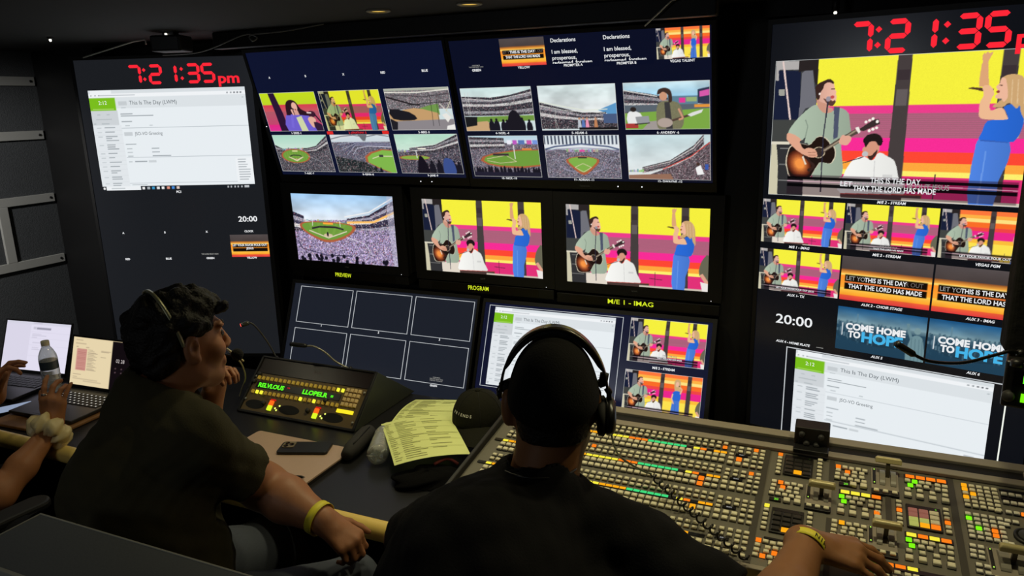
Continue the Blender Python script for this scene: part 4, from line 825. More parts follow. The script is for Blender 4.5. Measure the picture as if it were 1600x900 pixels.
for x, v, s, m_ in KEYS[100:]:
    n0 = len(mb.mi); key_mb(mb, x, v, s)
    for j in range(n0, len(mb.mi)): mb.mi[j] = len(idx) if mb.mi[j] == 1 else idx[m_]
o = mb.build('buttons', list(BM.values()) + [B_sk], CONS); o['kind'] = 'stuff'
print('keys', len(KEYS))
# T-bar faders: a housing, a lever stalk and a crosswise grip
M_brass = mat('tan_lever_grip', (176, 164, 118), .35, metal=.15)
def tbar(x0, x1, ya, yb, ang, led_side=True):
    xc = (x0 + x1) / 2 + .006; va, vb = cv(ya), cv(yb); vc = (va + vb) / 2 + .006; hw = (x1 - x0) / 2 - .012
    h = MB(); h.box(x0, x1, va, vb, 0, .0025); h.m = 1; h.box(x0 + .003, x0 + .010, va + .02, vb - .004, .0025, .004); tb = h.build('t_bar', [M_cons2, B_sk], CONS, bevel=.0008)
    r = (vb - va) * .36; dr = MB()
    for s in (-1, 1):      # curved drum halves beside the slot
        pr = [(vc + r * math.cos(a), .001 + r * .42 * math.sin(a)) for a in np.linspace(0, math.pi, 12)]
        xa, xb = (xc - hw, xc - .006) if s < 0 else (xc + .006, xc + hw)
        vs = [(xa, p[0], p[1]) for p in pr] + [(xb, p[0], p[1]) for p in pr]; n = len(pr)
        dr.add(vs, [tuple(range(n)), tuple(range(2 * n - 1, n - 1, -1))] + [(i, n + i, n + i + 1, i + 1) for i in range(n - 1)] + [(0, n - 1, 2 * n - 1, n)], False)
    dr.build('t_bar_drum', mat('grey_fader_drum', (128, 124, 112), .4), tb)
    Mx = Matrix.Translation((xc, vc, -.012)) @ Matrix.Rotation(ang, 4, 'X')
    MB().box(-.0045, .0045, -.004, .004, .01, .058, Mx).build('t_bar_stalk', mat('dark_lever_stalk', (70, 64, 48), .4, metal=.4), tb)
    MB().cbox(-.029, .029, -.0075, .0075, .048, .064, .004, Mx).build('t_bar_grip', M_brass, tb, bevel=.002)
    MB().box(x0, x1, va - .019, va, 0, .005).build('t_bar_key_frame', B_sk, tb, bevel=.001)
    for i in range(3):
        mb = MB(); key_mb(mb, 0, 0, 's'); q = mb.build('t_bar_key', [BM['b'], B_sk], tb); q.location = (x0 + .010 + i * (x1 - x0 - .02) / 2, va - .0095, .005)
    for v in (vb - .008, va + .026): led(tb, x0 + .0065, v, .004, glow('green_led', (190, 255, 90), 1.2), .0016, 'fader_light')
tbar(-.026, .031, 1.700, 1.778, .25); tbar(.117, .176, 1.803, 1.890, -.55); tbar(.107, .165, 1.586, 1.664, .12); tbar(.333, .405, 1.575, 1.664, .1)
J = Matrix.Translation((.418, cv(1.722), 0))
MB().lathe([(.027, 0), (.027, .004), (.022, .006), (.020, .004)], 32, J).build('joystick_ring', mat('black_side_cheek', (16, 16, 15), .5), CONS)
MB().lathe([(.019, .002), (.018, .007), (.008, .010), (.006, .028), (.008, .032), (.0055, .037)], 24, J).build('joystick', mat('dark_grey_rubber', (48, 48, 48), .6), CONS)
# black bracket with knobs standing on the console's back rail
o = empty('monitor_clamp', mx=Matrix.Translation((-.024, 1.935, .871)) @ Matrix.Rotation(.12, 4, 'X'), label='small black clamp block with knobs on the rail behind the keypads', cat='clamp')
MB().box(-.042, .042, -.016, .03, -.004, .052).build('block', M_dark, o, bevel=.003); MB().box(-.042, .042, -.045, -.01, -.008, .004).build('foot', M_dark, o, bevel=.002)
for x, z in ((-.024, .034), (.022, .032), (-.012, .008), (.012, .006)): MB().lathe([(.008, 0), (.0075, .006), (.004, .008)], 16, Matrix.Translation((x, -.016, z)) @ Matrix.Rotation(math.pi / 2, 4, 'X')).build('knob', mat('dark_grey_rubber', (48, 48, 48), .6), o)
# ------------------------------------------------------------------ things on the worktop
# intercom panel in its wedge housing
W_ = .505
fx = Vector((-1.423 + 1.928, 0, 0)).normalized()
A0 = Vector((-1.928, 1.862, DESK)); up = Vector((0, .16, .157)).normalized()
IM = frame(A0, (1, 0, 0), up)
IC = empty('intercom_station', mx=IM, label='black wedge-shaped intercom station with green displays and two gooseneck lamps', cat='intercom')
FH = .224
iv = IM.inverted()
b = MB(); vs = []
for x in (A0.x, A0.x + W_): vs += [iv @ Vector((x, 1.862, DESK + .001)), iv @ Vector((x, 2.022, DESK + .157)), iv @ Vector((x, 2.25, DESK + .001))]
b.add(vs, [(0, 1, 2), (5, 4, 3), (0, 3, 4, 1), (1, 4, 5, 2), (2, 5, 3, 0)], False); b.build('wedge_housing', mat('olive_black_sheet_metal', (58, 61, 46), .42), IC, bevel=.002)
b = MB(); b.box(0, W_, 0, .010, 0, .008); b.box(0, W_, FH - .008, FH, 0, .008); b.box(0, .010, 0, FH, 0, .008); b.box(W_ - .010, W_, 0, FH, 0, .008); b.build('face_frame', M_dark, IC, bevel=.002)
MB().box(.010, W_ - .010, .010, .155, 0, .003).build('face_plate', mat('brown_black_face_plate', (98, 82, 54), .42, metal=.1), IC)
MB().box(.010, W_ - .010, .158, FH - .008, 0, .003).build('blank_plate', mat('maroon_black_plate', (24, 12, 13), .3), IC)
text(IC, 'Studio', W_ * .53, .190, .017, mat('grey_print_faint', (58, 44, 44), .6), z=.0034, shear=.3, name='lettering')
MB().box(.030, .400, .098, .123, .003, .0045).build('display_window', mat('smoked_display_window', (8, 8, 8), .3), IC)
G_ = glow('green_matrix_text', (96, 250, 40), 1.1)
text(IC, 'RELVLOUS', .098, .1095, .0225, G_, z=.0052, bold=.045, wmax=.116, name='display_text'); text(IC, 'LLOPELR', .292, .1095, .0225, G_, z=.0052, bold=.045, wmax=.108, name='display_text'); text(IC, '=', .366, .109, .02, G_, z=.0052, bold=.03, name='display_text')
text(IC, 'VOL', .176, .114, .007, T_red, z=.0052, name='display_text')
M_tog = mat('amber_toggle_cap', (190, 160, 70), .4, emit=(96, 78, 20), estr=1.0); M_togl = glow('bright_yellow_toggle', (240, 236, 60), 1.1)
for r_, y in enumerate((.137, .082)):
    for i in range(20):
        lit_ = i in ((18, 19) if r_ == 0 else (1, 2, 11, 14))
        MB().box(-.0042, .0042, -.006, .006, 0, .007, Matrix.Translation((.030 + i * .0195, y, .003))).build('toggle_key', M_togl if lit_ else M_tog, IC)
for r_ in range(4):
    for c in range(4): MB().cbox(-.0062, .0062, -.0068, .0068, 0, .006, .0015, Matrix.Translation((.420 + c * .0165, .142 - r_ * .0175, .003))).build('keypad_key', mat('tan_keypad_key', (226, 198, 140), .4), IC)
MB().box(.408, .474, .058, .070, .003, .008).build('yellow_key', glow('yellow_lit_bar', (250, 226, 40), 1.1), IC)
for x, w in ((.062, .042), (.215, .045), (.400, .045)): MB().prism([(x + w * math.cos(a) * (1 if abs(math.cos(a)) < .8 else 1.0), .036 + .017 * math.sin(a)) for a in np.linspace(0, 6.283, 25)[:-1]], .003, .0036).build('speaker_recess', mat('black_rubber_channel', (12, 12, 12), .6), IC)
for x in (.125, .322):
    MB().box(x, x + .016, .022, .040, .003, .010).build('lever_light', glow('lime_lever_light', (214, 240, 40), 1.1), IC); MB().box(x, x + .016, .040, .058, .003, .010).build('lever_light', glow('orange_lever_light', (255, 110, 30), 1.0), IC); MB().box(x, x + .020, .060, .064, .003, .008).build('lever_light', glow('red_lever_light', (200, 30, 24), 1.0), IC)
    for q, (dx, dy) in enumerate(((.03, .034), (.038, .028), (.045, .045))): led(IC, x + dx, dy, .003, glow('yellow_led', (236, 250, 110), 1.3), .0035, 'indicator_light')
for x, y in ((.025, .150), (.016, .120), (.10, .045), (.295, .045), (.35, .09)): MB().lathe([(.008, 0), (.0075, .010), (.004, .012)], 16, Matrix.Translation((x, y, .003))).build('knob', mat('dark_grey_rubber', (48, 48, 48), .6), IC)
for x, y in ((.016, .14), (.016, .05), (.489, .14), (.489, .03)): MB().lathe([(.0045, 0), (.004, .002), (.002, .0025)], 10, Matrix.Translation((x, y, .008))).build('screw', M_rail, IC)
M_goose = mat('satin_gooseneck_metal', (96, 96, 92), .3, metal=.7)
def goose(name, label, pts, head, m=M_goose, r=.0032, tip=None, cat='gooseneck lamp', hr=.0085):
    p0 = Vector(pts[0]); o = empty(name, p0, label=label, cat=cat); l = [Vector(q) - p0 for q in pts]
    sp = [Vector(q) for q in spline(l, 8)]; MB().tube(sp, r, 10).build('gooseneck', m, o)
    MB().lathe([(.008, -.004), (.008, .006), (.004, .010)], 14).build('socket', M_dark, o)
    a, b_ = Vector(head[0]) - p0, Vector(head[1]) - p0; dd = (b_ - a)
    MB().tube([a, a + dd * .15, a + dd * .9, b_], [hr * .5, hr, hr, hr * .92], 14).build('head', M_goose if tip else M_dark, o)
    if tip: MB().tube([b_, b_ + dd.normalized() * .003], hr * .7, 12).build('bulb', tip, o)
    return o
goose('gooseneck_lamp', 'gooseneck lamp with a red-glowing tip rising left of the green displays', [(-1.874, 2.028, .852), (-1.889, 2.015, .905), (-1.912, 2.0, .958), (-1.930, 1.985, .992), (-1.945, 1.975, .998)], [(-1.938, 1.978, .999), (-1.962, 1.962, .992)], tip=glow('red_lamp_glow', (255, 90, 80), 1.3))
goose('gooseneck_lamp', 'gooseneck lamp with a flat silver head bent left over the outlined windows', [(-1.545, 2.030, .850), (-1.590, 2.010, .880), (-1.628, 2.0, .915), (-1.668, 1.990, .935), (-1.70, 1.985, .932)], [(-1.69, 1.986, .935), (-1.755, 1.975, .938)], m=mat('pale_gooseneck', (150, 148, 132), .3, metal=.5), hr=.008)
# closed laptop with a phone on it
M_alu = mat('silver_laptop_lid', (206, 176, 154), .36, metal=.25, noise=.03, nscale=60)
L = empty('laptop', (-1.522, 1.612, DESK), label='closed silver laptop lying under the black phone', cat='laptop')
def rrect(w, h, r, n=6): return [(sx * (w / 2 - r) + r * math.cos(a), sy * (h / 2 - r) + r * math.sin(a)) for sx, sy, a0 in ((1, 1, 0), (-1, 1, 1), (-1, -1, 2), (1, -1, 3)) for a in np.linspace(a0 * math.pi / 2, (a0 + 1) * math.pi / 2, n)]
MB().prism(rrect(.376, .246, .012), .001, .0095).build('base', mat('dark_laptop_edge', (54, 50, 48), .4, metal=.4), L); MB().prism(rrect(.378, .248, .012), .0105, .0165).build('lid', M_alu, L, bevel=.001)
MB().prism(rrect(.37, .240, .012), .0095, .0105).build('gap', M_dark, L)
P = empty('phone', (-1.474, 1.676, DESK + .0168), .36, label='black phone lying face down on the closed silver laptop', cat='phone')
MB().prism(rrect(.160, .076, .011), 0, .009).build('body', mat('black_phone_case', (24, 24, 27), .4), P, bevel=.002)
MB().prism([(x - .053, y + .012) for x, y in rrect(.038, .040, .009)], .0092, .0112).build('camera_bump', mat('pale_camera_bump', (140, 130, 112), .25, metal=.3), P)
for x, y in ((-.061, .021), (-.045, .012), (-.061, .003)): MB().lathe([(.0075, .0112), (.007, .013), (.004, .0132)], 16, Matrix.Translation((x, y, 0))).build('lens', mat('black_lens', (8, 8, 10), .1), P)
# pen on the laptop
o = empty('pen', (-1.40, 1.512, DESK + .0215), .25, label='short dark pen near the front edge of the closed laptop', cat='pen')
MB().tube([(-.05, 0, 0), (.04, 0, 0), (.05, 0, 0)], [.004, .004, .001], 10).build('barrel', M_dark, o); MB().box(-.045, -.01, -.001, .001, .004, .0055).build('clip', M_rail, o)
# two printed sheets
def sheet(label, c0, ux, uy, w, h, curl, rows, seed, z0):
    ux, uy = Vector((*ux, 0)).normalized(), Vector((*uy, 0)).normalized(); N = 16
    o = empty('printed_sheet', Vector((c0[0], c0[1], 0)), label=label, cat='paper', group='running order sheets'); vs = []; fs = []
    hz = lambda u, v: z0 + curl(u, v)
    for k in (0, 1):
        for i in range(N + 1):
            for j in range(N + 1):
                u, v = i / N, j / N; p = ux * (u * w) + uy * (v * h); vs.append((p.x, p.y, hz(u, v) - k * .0006))
    n = (N + 1) ** 2
    for i in range(N):
        for j in range(N):
            a = i * (N + 1) + j; q = (a, a + N + 1, a + N + 2, a + 1); up_ = (ux.cross(uy)).z > 0
            fs += [q if up_ else q[::-1], tuple(n + t for t in (q[::-1] if up_ else q))]
    MB().add(vs, fs, True).build('page', mat('pale_yellow_paper', (234, 244, 164), .8, spec=.2), o)
    r = random.Random(seed); ink = MB()
    def bar(u0, u1, v, t):
        for k in range(8):
            a, b_ = u0 + (u1 - u0) * k / 8, u0 + (u1 - u0) * (k + 1) / 8; q = []
            for u, vv in ((a, v), (b_, v), (b_, v + t), (a, v + t)): p = ux * (u * w) + uy * (vv * h); q.append((p.x, p.y, hz(u, vv) + .0008))
            ink.quad(*(q if (ux.cross(uy)).z > 0 else q[::-1]))
    for i in range(rows):
        v = .05 + .9 * i / rows
        bar(.03, .03 + r.uniform(.05, .1), v, .010); bar(.17, .17 + r.uniform(.1, .34), v, .010)
        if r.random() < .5: bar(.55, .55 + r.uniform(.1, .3), v, .010)
        if i % 4 == 3: bar(.02, .98, v + .022, .003)
    bar(.02, .98, .5, .006)
    ink.build('printing', mat('olive_grey_ink', (150, 152, 96), .8), o)
sheet('yellowish printed sheet lying further back, its corner under the cap brim', (-1.295, 1.842), (.20, .05), (-.054, .29), .216, .300, lambda u, v: .020 * math.sin(math.pi * min(1, v * 1.0)) + .008 * u, 22, 2, DESK + .022)
sheet('yellowish printed sheet nearer the operators, resting over the water bottle', (-1.109, 1.622), (.168, .139), (-.186, .214), .222, .285, lambda u, v: .010 * (1 - (2 * u - 1) ** 2) + .030 * v * (1.2 - v) * (1 - .5 * u), 22, 5, DESK + .056)
# bottles
M_pet = mat('clear_bottle_plastic', (246, 250, 248), .06, trans=.74, ior=1.45)
M_water = mat('water', (235, 245, 245), .02, trans=1.0, ior=1.33)
def bottle(label, mx, lab):
    o = empty('water_bottle', mx=mx, label=label, cat='bottle')
    prof = [(.020, 0), (.030, .004), (.0325, .012)]
    for i in range(6): z = .02 + i * .012; prof += [(.0325, z), (.0312, z + .004), (.0325, z + .008)]
    prof += [(.0325, .100), (.0318, .104), (.0318, .136), (.0325, .140), (.030, .158), (.022, .178), (.0145, .190), (.0125, .194), (.0125, .203)]
    MB().lathe(prof + [(max(r - .0012, .001), z + .0008) for r, z in prof[::-1]], 28, cap=False).build('body', M_pet, o)
    MB().lathe([(.0142, .196), (.0146, .198), (.0146, .212), (.0135, .214)], 20).build('cap', mat('cream_bottle_cap', (214, 206, 170), .5), o)
    MB().lathe([(.0135, .1925), (.0155, .1935), (.0135, .1945)], 20, cap=False).build('neck_ring', M_pet, o)
    if lab:
        m = lab; MB().lathe([(.0322, .104), (.0323, .105), (.0323, .135), (.0322, .136)], 28, cap=False).build('label_band', m, o)
    b = MB()
    for k in range(5):
        a = k * 2 * math.pi / 5; b.tube([(.006 * math.cos(a), .006 * math.sin(a), .001), (.02 * math.cos(a), .02 * math.sin(a), -.001), (.030 * math.cos(a), .030 * math.sin(a), .006)], .0035, 8)
    b.build('base_lobes', M_pet, o)
    return o
bottle('clear water bottle standing between the two open laptops', Matrix.Translation((-2.735, 1.738, DESK + .002)), mat('dark_teal_bottle_label', (44, 58, 66), .5, noise=.5, nscale=70))
ax = Vector((-.058, .13, .0)).normalized(); n_ = Vector((0, 0, 1)); s_ = n_.cross(ax)
bottle('empty ribbed water bottle lying on its side under the printed sheet', Matrix(((s_.x, n_.x, ax.x, -1.216), (s_.y, n_.y, ax.y, 1.690), (0, 1, 0, DESK + .034), (0, 0, 0, 1))), None)
# soft grey case beside it
o = empty('glasses_case', (-1.334, 1.765, DESK), math.atan2(.19, -.035), label='dark grey soft case lying beside the fallen water bottle', cat='case')
MB().tube([(-.095, 0, .024), (-.090, 0, .024), (-.05, 0, .026), (.06, 0, .027), (.085, 0, .026), (.093, 0, .025)], [.006, .018, .026, .027, .02, .006], 20).build('shell', mat('dark_grey_felt', (44, 43, 43), .8, noise=.15, nscale=120), o); MB().tube([(-.06, -.012, .0505), (.06, -.012, .0515)], .002, 8).build('zip', M_dark, o)
# ------------------------------------------------------------------ open laptops, phone, caps and cloth on the worktop
def open_laptop(label, loc, rz, w, dp, h, tilt, art, res, keymat, base_rgb, group=None):
    o = empty('laptop', loc, rz, label=label, cat='laptop')
    mb_ = mat('laptop_shell_%d' % base_rgb[0], base_rgb, .4, metal=.3)
    MB().box(-w / 2, w / 2, -dp, 0, .002, .014).build('base', mb_, o, bevel=.003)
    k = MB()
    for r in range(5):
        n = 13
        for c in range(n):
            x0 = -w / 2 + .016 + c * (w - .032) / n; y0 = -.030 - r * .0185
            k.cbox(x0 + .001, x0 + (w - .032) / n - .0012, y0 - .0165, y0, .014, .0162, .0008)
    k.build('keyboard', mat('black_laptop_keys', (22, 22, 24), .5), o)
    if keymat:
        g = MB(); rr = random.Random(4)
        for r in range(5):
            for c in range(13):
                x0 = -w / 2 + .016 + (c + .5) * (w - .032) / 13; y0 = -.030 - r * .0185
                g.box(x0 - .0028, x0 + .0028, y0 - .010, y0 - .0055, .0162, .0165)
        g.build('key_legends', keymat, o)
    MB().prism([(x, y - dp + .045) for x, y in rrect(.105, .062, .004)], .014, .0143).build('trackpad', mat('dark_trackpad', (38, 36, 34), .35), o)
    MB().tube([(-w / 2 + .03, 0, .010), (w / 2 - .03, 0, .010)], .006, 12).build('hinge', M_dark, o)
    T = Matrix.Translation((0, .004, .012)) @ Matrix.Rotation(math.pi / 2 - tilt, 4, 'X')
    s = MB().box(-w / 2, w / 2, 0, h, -.007, -.001).build('lid', mb_, o, bevel=.002); s.matrix_local = T
    f = MB(); f.box(-w / 2, -w / 2 + .006, 0, h, -.001, .001); f.box(w / 2 - .006, w / 2, 0, h, -.001, .001); f.box(-w / 2, w / 2, h - .007, h, -.001, .001); f.box(-w / 2, w / 2, 0, .016, -.001, .001)
    f.build('screen_bezel', M_bezel, o).matrix_local = T
    p = picture(o, -w / 2 + .006, h - .007, w / 2 - .006, .016, art.small(*res), z=.0002, name='laptop_screen', gain=1.0); p.matrix_local = T
    return o, T
def light_page():
    c = Canvas(480, 300, (226, 222, 240)); T = (190, 186, 204)
    c.rect(0, 0, 1001, 60, (214, 212, 228)); c.rect(420, 20, 560, 34, T); c.rect(480, 110, 700, 150, (150, 148, 166)); c.rect(430, 105, 470, 150, (196, 194, 210))
    for y in (200, 330, 470, 690): c.rect(400, y, 1001, y + 4, (204, 200, 218))
    for x0, x1, y in ((420, 560, 240), (420, 640, 270), (420, 500, 310), (440, 640, 420), (440, 540, 520), (440, 560, 560)): c.rect(x0, y, x1, y + 10, T)
    c.rect(0, 60, 390, 1001, (218, 214, 232))
    return c
open_laptop('open laptop at the far left showing a pale lilac page', (-3.005, 1.828, DESK), .12, .355, .235, .222, .36, light_page(), (110, 70), None, (46, 44, 46))
lp, T = open_laptop('open laptop showing a cream document with a red column, left of the bottle-green shirt', (-2.533, 1.768, DESK + .012), .05, .31, .235, .205, .30, mail_page(), (110, 74), glow('white_key_backlight', (210, 206, 196)), (52, 48, 42))
lp['label'] = 'open laptop showing a cream document with a red table column'
q = text(lp, '02 28', .128, .120, .019, glow('lit_thin_digits', (200, 190, 190)), z=.0006, name='screen_text', mx=T @ Matrix.Translation((.100, .124, .0008)))
o = empty('laptop_board', (-2.518, 1.60, DESK), .05, label='tan wooden lap board under the laptop with the cream document', cat='board')
MB().prism(rrect(.330, .275, .03), .001, .011).build('board', mat('tan_board_edge', (150, 108, 66), .5, noise=.2, nscale=20), o, bevel=.003)
o = empty('phone', (-2.735, 1.565, DESK + .001), 1.03, label='phone lying face up with a pale blue screen in front of the far left laptop', cat='phone')
MB().prism(rrect(.15, .074, .010), 0, .008).build('body', mat('black_phone_case', (24, 24, 27), .4), o, bevel=.0015); MB().prism(rrect(.142, .067, .008), .008, .0083).build('lit_screen', glow('pale_blue_screen', (150, 164, 190), .9), o)
# microphone on a thin boom in front of the far left laptop
o = empty('boom_microphone', (-3.10, 1.50, DESK), label='small black ball microphone on a thin stalk before the lilac laptop page', cat='microphone')
MB().lathe([(.035, 0), (.035, .006), (.008, .012), (.004, .014)], 20).build('foot', M_dark, o)
MB().tube(spline([(0, 0, .01), (-.01, .01, .09), (.05, .02, .175), (.32, .045, .218)], 6), .0022, 8).build('stalk', M_dark, o)
MB().lathe([(.002, -.017), (.010, -.014), (.0155, -.006), (.016, .002), (.012, .011), (.004, .016)], 16, Matrix.Translation((.335, .047, .222))).build('foam_ball', mat('black_foam', (14, 14, 15), .95, bump=.6, nscale=300), o)
# loose cable hanging over the armrest
tag(MB().tube(spline([(-2.86, 1.52, DESK + .004), (-2.76, 1.47, DESK + .010), (-2.70, 1.425, .7205), (-2.665, 1.388, .7125), (-2.65, 1.377, .62), (-2.66, 1.40, .45)], 8), .0025, 8).build('cable', M_dark), 'thin black cable dropping over the cream armrest at the far left', 'cable')
# cap with embroidered letters
M_cap = mat('black_cap_cloth', (34, 34, 27), .95, spec=.1, noise=.2, nscale=160, bump=.3)
o = empty('baseball_cap', (-1.02, 1.985, DESK + .062), .55, label='dark olive cap with white embroidered letters lying on the printed sheets', cat='cap')
S = Matrix.Diagonal((.086, .093, .098, 1))
MB().lathe([(1, .0)] + [(math.cos(a) ** .8, math.sin(a)) for a in np.linspace(.08, 1.5, 14)] + [(.02, 1.0)], 36, S).build('crown', M_cap, o)
b = MB(); N = 18
for k in (0, 1):
    for i in range(N + 1):
        a = math.pi + math.pi * i / N; c_, s_ = math.cos(a), math.sin(a)
        for j in range(6):
            t = j / 5; ww = math.sin(math.pi * i / N) ** .7
            x = .086 * c_ * (1 - .04 * t * (1 - ww)); y = .09 * s_ - .105 * t * ww; z = .012 - .050 * (x / .086) ** 2 * .5 - .020 * t * ww - k * .003
            b.v.append((x, y, z))
n = (N + 1) * 6
for i in range(N):
    for j in range(5):
        q = (i * 6 + j, i * 6 + j + 1, i * 6 + 7 + j, i * 6 + 6 + j)
        for f in (q, tuple(n + t for t in q[::-1])): b.f.append(list(f)); b.mi.append(0); b.sm.append(True)
b.build('brim', M_cap, o)
MB().lathe([(.009, 0), (.008, .004), (.003, .006)], 12, Matrix.Translation((0, 0, .097))).build('button', M_cap, o)
b = MB()
for k in range(6):
    a = k * math.pi / 3 + .5; b.tube([(.0865 * math.cos(a) * math.cos(e) ** .8, .0935 * math.sin(a) * math.cos(e) ** .8, .0985 * math.sin(e)) for e in np.linspace(.1, 1.5, 10)], .0011, 5)
b.build('seams', mat('dark_cap_seam', (24, 24, 19), .9), o)
for i, ch in enumerate('FRIENDS'):
    a = -math.pi / 2 - .42 + .14 * i - .82; e = .46; rr_ = math.cos(e) ** .8
    pos = Vector((.088 * math.cos(a) * rr_, .095 * math.sin(a) * rr_, .0995 * math.sin(e))); nn = Vector((math.cos(a) * .9, math.sin(a) * .9, .42)).normalized(); ax = Vector((-math.sin(a), math.cos(a), 0)); u2 = nn.cross(ax)
    text(o, ch, 0, 0, .0125, mat('white_embroidery', (226, 224, 214), .8, emit=(60, 60, 52), estr=.0), mx=Matrix(((ax.x, u2.x, nn.x, pos.x), (ax.y, u2.y, nn.y, pos.y), (ax.z, u2.z, nn.z, pos.z), (0, 0, 0, 1))), bold=.02, name='lettering')
# crumpled black cloth under the papers
def blob(name, m, parent, c, r, seed, amp=.25, n=22):
    rg = np.random.default_rng(seed); ph = rg.random((6, 4)) * 6.28; b = MB(); vs = []
    for i in range(n + 1):
        th = math.pi * i / n
        for j in range(2 * n):
            p = 2 * math.pi * j / (2 * n); d_ = 1 + amp * sum(math.sin(ph[k, 0] + (k + 1.3) * p + ph[k, 1] * th) * math.sin((k % 3 + 1) * th + ph[k, 2]) for k in range(5)) / 3
            vs.append((c[0] + r[0] * d_ * math.sin(th) * math.cos(p), c[1] + r[1] * d_ * math.sin(th) * math.sin(p), max(c[2] + r[2] * d_ * math.cos(th), 0.001)))
    fs = [(i * 2 * n + j, (i + 1) * 2 * n + j, (i + 1) * 2 * n + (j + 1) % (2 * n), i * 2 * n + (j + 1) % (2 * n)) for i in range(n) for j in range(2 * n)]
    return b.add(vs, fs, True).build(name, m, parent)
o = empty('crumpled_pullover', (-1.03, 1.655, DESK), .6, label='crumpled black cloth between the water bottle and the switcher', cat='cloth')
blob('folds', mat('black_knit', (13, 13, 14), .95, spec=.1, bump=.4, nscale=200), o, (.01, .01, .010), (.095, .062, .026), 4)
MB().tube(spline([(.03, .03, .040), (.07, .045, .046), (.10, .035, .030)], 5), .005, 8).build('red_trim', mat('dull_red_trim', (110, 40, 34), .7), o)
# right hand intercom box with its boom microphone, hung from a black post
M_pad = mat('black_quilted_pad', (20, 20, 20), .95, spec=.1, noise=.3, nscale=35, bump=1.0)
P_ = empty('padded_post', (.43, 1.86, 1.19), label='black padded post hanging from the ceiling at the right edge', cat='post')
MB().box(-.080, .11, -.03, .05, .002, CEIL - 1.19).build('padding', M_pad, P_, bevel=.012, seg=3); MB().box(-.02, .02, .045, .06, .02, CEIL - 1.20).build('rail', M_black, P_)
I2 = empty('intercom_box', (.455, 1.80, 1.085), -.2, label='black intercom box with green readouts at the right edge of the picture', cat='intercom')
MB().box(-.105, .105, -.02, .05, 0, .105).build('case', M_dark, I2, bevel=.006, seg=3)
MB().box(-.088, -.030, -.0215, -.02, .05, .085).build('display_window', mat('smoked_display_window', (8, 8, 8), .3), I2); MB().box(-.018, .09, -.0215, -.02, .05, .085).build('display_window', mat('smoked_display_window', (8, 8, 8), .3), I2)
R_ = Matrix.Translation((-.059, -.0222, .067)) @ Matrix.Rotation(math.pi / 2, 4, 'X')
text(I2, 'LL', 0, 0, .024, G_, mx=R_, bold=.03, name='display_text'); text(I2, 'BAND', 0, 0, .020, G_, mx=Matrix.Translation((.036, -.0222, .067)) @ Matrix.Rotation(math.pi / 2, 4, 'X'), bold=.03, name='display_text')
for i in range(5): MB().box(-.070 + i * .024, -.058 + i * .024, -.026, -.02, .018, .036).build('lit_key', glow('lime_lit_key', (128, 246, 22), 1.0) if i % 2 == 0 else M_togl, I2)
MB().lathe([(.012, 0), (.012, .012), (.006, .016)], 16, Matrix.Translation((-.092, -.02, .028)) @ Matrix.Rotation(math.pi / 2, 4, 'X')).build('knob', mat('dark_grey_rubber', (48, 48, 48), .6), I2)
MB().lathe([(.012, 0), (.012, .012), (.006, .016)], 16, Matrix.Translation((-.085, -.035, .100))).build('microphone_socket', M_dark, I2)
goose('boom_microphone', 'thin black boom microphone reaching left from the right hand intercom box', [(.372, 1.80, 1.207), (.352, 1.79, 1.214), (.318, 1.775, 1.205), (.26, 1.745, 1.192), (.20, 1.72, 1.196), (.165, 1.705, 1.212)], [(.168, 1.706, 1.210), (.128, 1.690, 1.238)], m=mat('black_gooseneck', (14, 14, 14), .3), r=.0036, cat='microphone', hr=.0075)
# ------------------------------------------------------------------ ceiling fittings
M_can = mat('white_downlight_ring', (150, 146, 128), .5)
for i, (x, y, p, c) in enumerate(DOWN):
    o = empty('ceiling_downlight', (x, y, CEIL), label=('small warm ceiling downlight above the far left laptop', 'lit ceiling downlight nearest the left end of the fascia', 'lit ceiling downlight just right of its lit neighbour above the navy screen', 'warm ceiling downlight above the switcher keypads', 'warm ceiling downlight above the right of the switcher', 'dim ceiling downlight behind the man in the olive shirt', 'dim ceiling downlight above the right hand aisle')[i], cat='downlight', group='ceiling downlights')
    MB().lathe([(.034, 0), (.036, -.004), (.030, -.006), (.026, -.002), (.0265, 0)], 24, cap=False).build('trim_ring', M_can, o)
    MB().lathe([(.026, -.0015), (.014, -.001), (.002, -.001)], 20).build('lens', glow('warm_lens_%d' % i, (250, 206, 96), 1.0 if i in (1, 2) else .5), o)
def spot(px, py, y, label):
    d_ = _R * ((px - 800) / 1160) + _U * ((450 - py) / 1160) + _F; t = y / d_.y; p = EYE + d_ * t
    return p
for (x, y, z), label in (((-2.63, 1.887, 2.012), 'tiny white ceiling light above the left corner post'), ((-2.19, 2.0, 2.015), 'tiny white ceiling light above the left clock digits'), ((-.745, 2.338, 1.958), 'tiny white light on the fascia above the prompter text'), ((-.055, 2.33, 1.972), 'tiny white light on the fascia left of the right clock digits')):
    o = empty('indicator_lamp', (x, y, z), label=label, cat='indicator light', group='tiny white ceiling lights')
    MB().lathe([(.010, CEIL - z + (.0 if z > 1.98 else -.0)), (.010, .004), (.006, .0)], 14).build('body', M_dark, o)
    MB().lathe([(.0035, 0), (.0045, -.004), (.0025, -.008)], 12).build('bulb', glow('cool_white_bulb', (255, 252, 236), 2.2), o)
M_wire = mat('bright_thin_rod', (190, 186, 170), .3, metal=.6)
o = tag(MB().tube([(-2.74, 2.09, 1.963), (-2.505, 2.13, 2.012), (-2.44, 2.13, 2.016), (-2.435, 2.125, 1.998)], .0028, 8).build('gooseneck_rod', mat('pale_thin_rod', (200, 198, 186), .35, metal=.3)), 'thin pale rod under the ceiling above the left clock', 'rod')
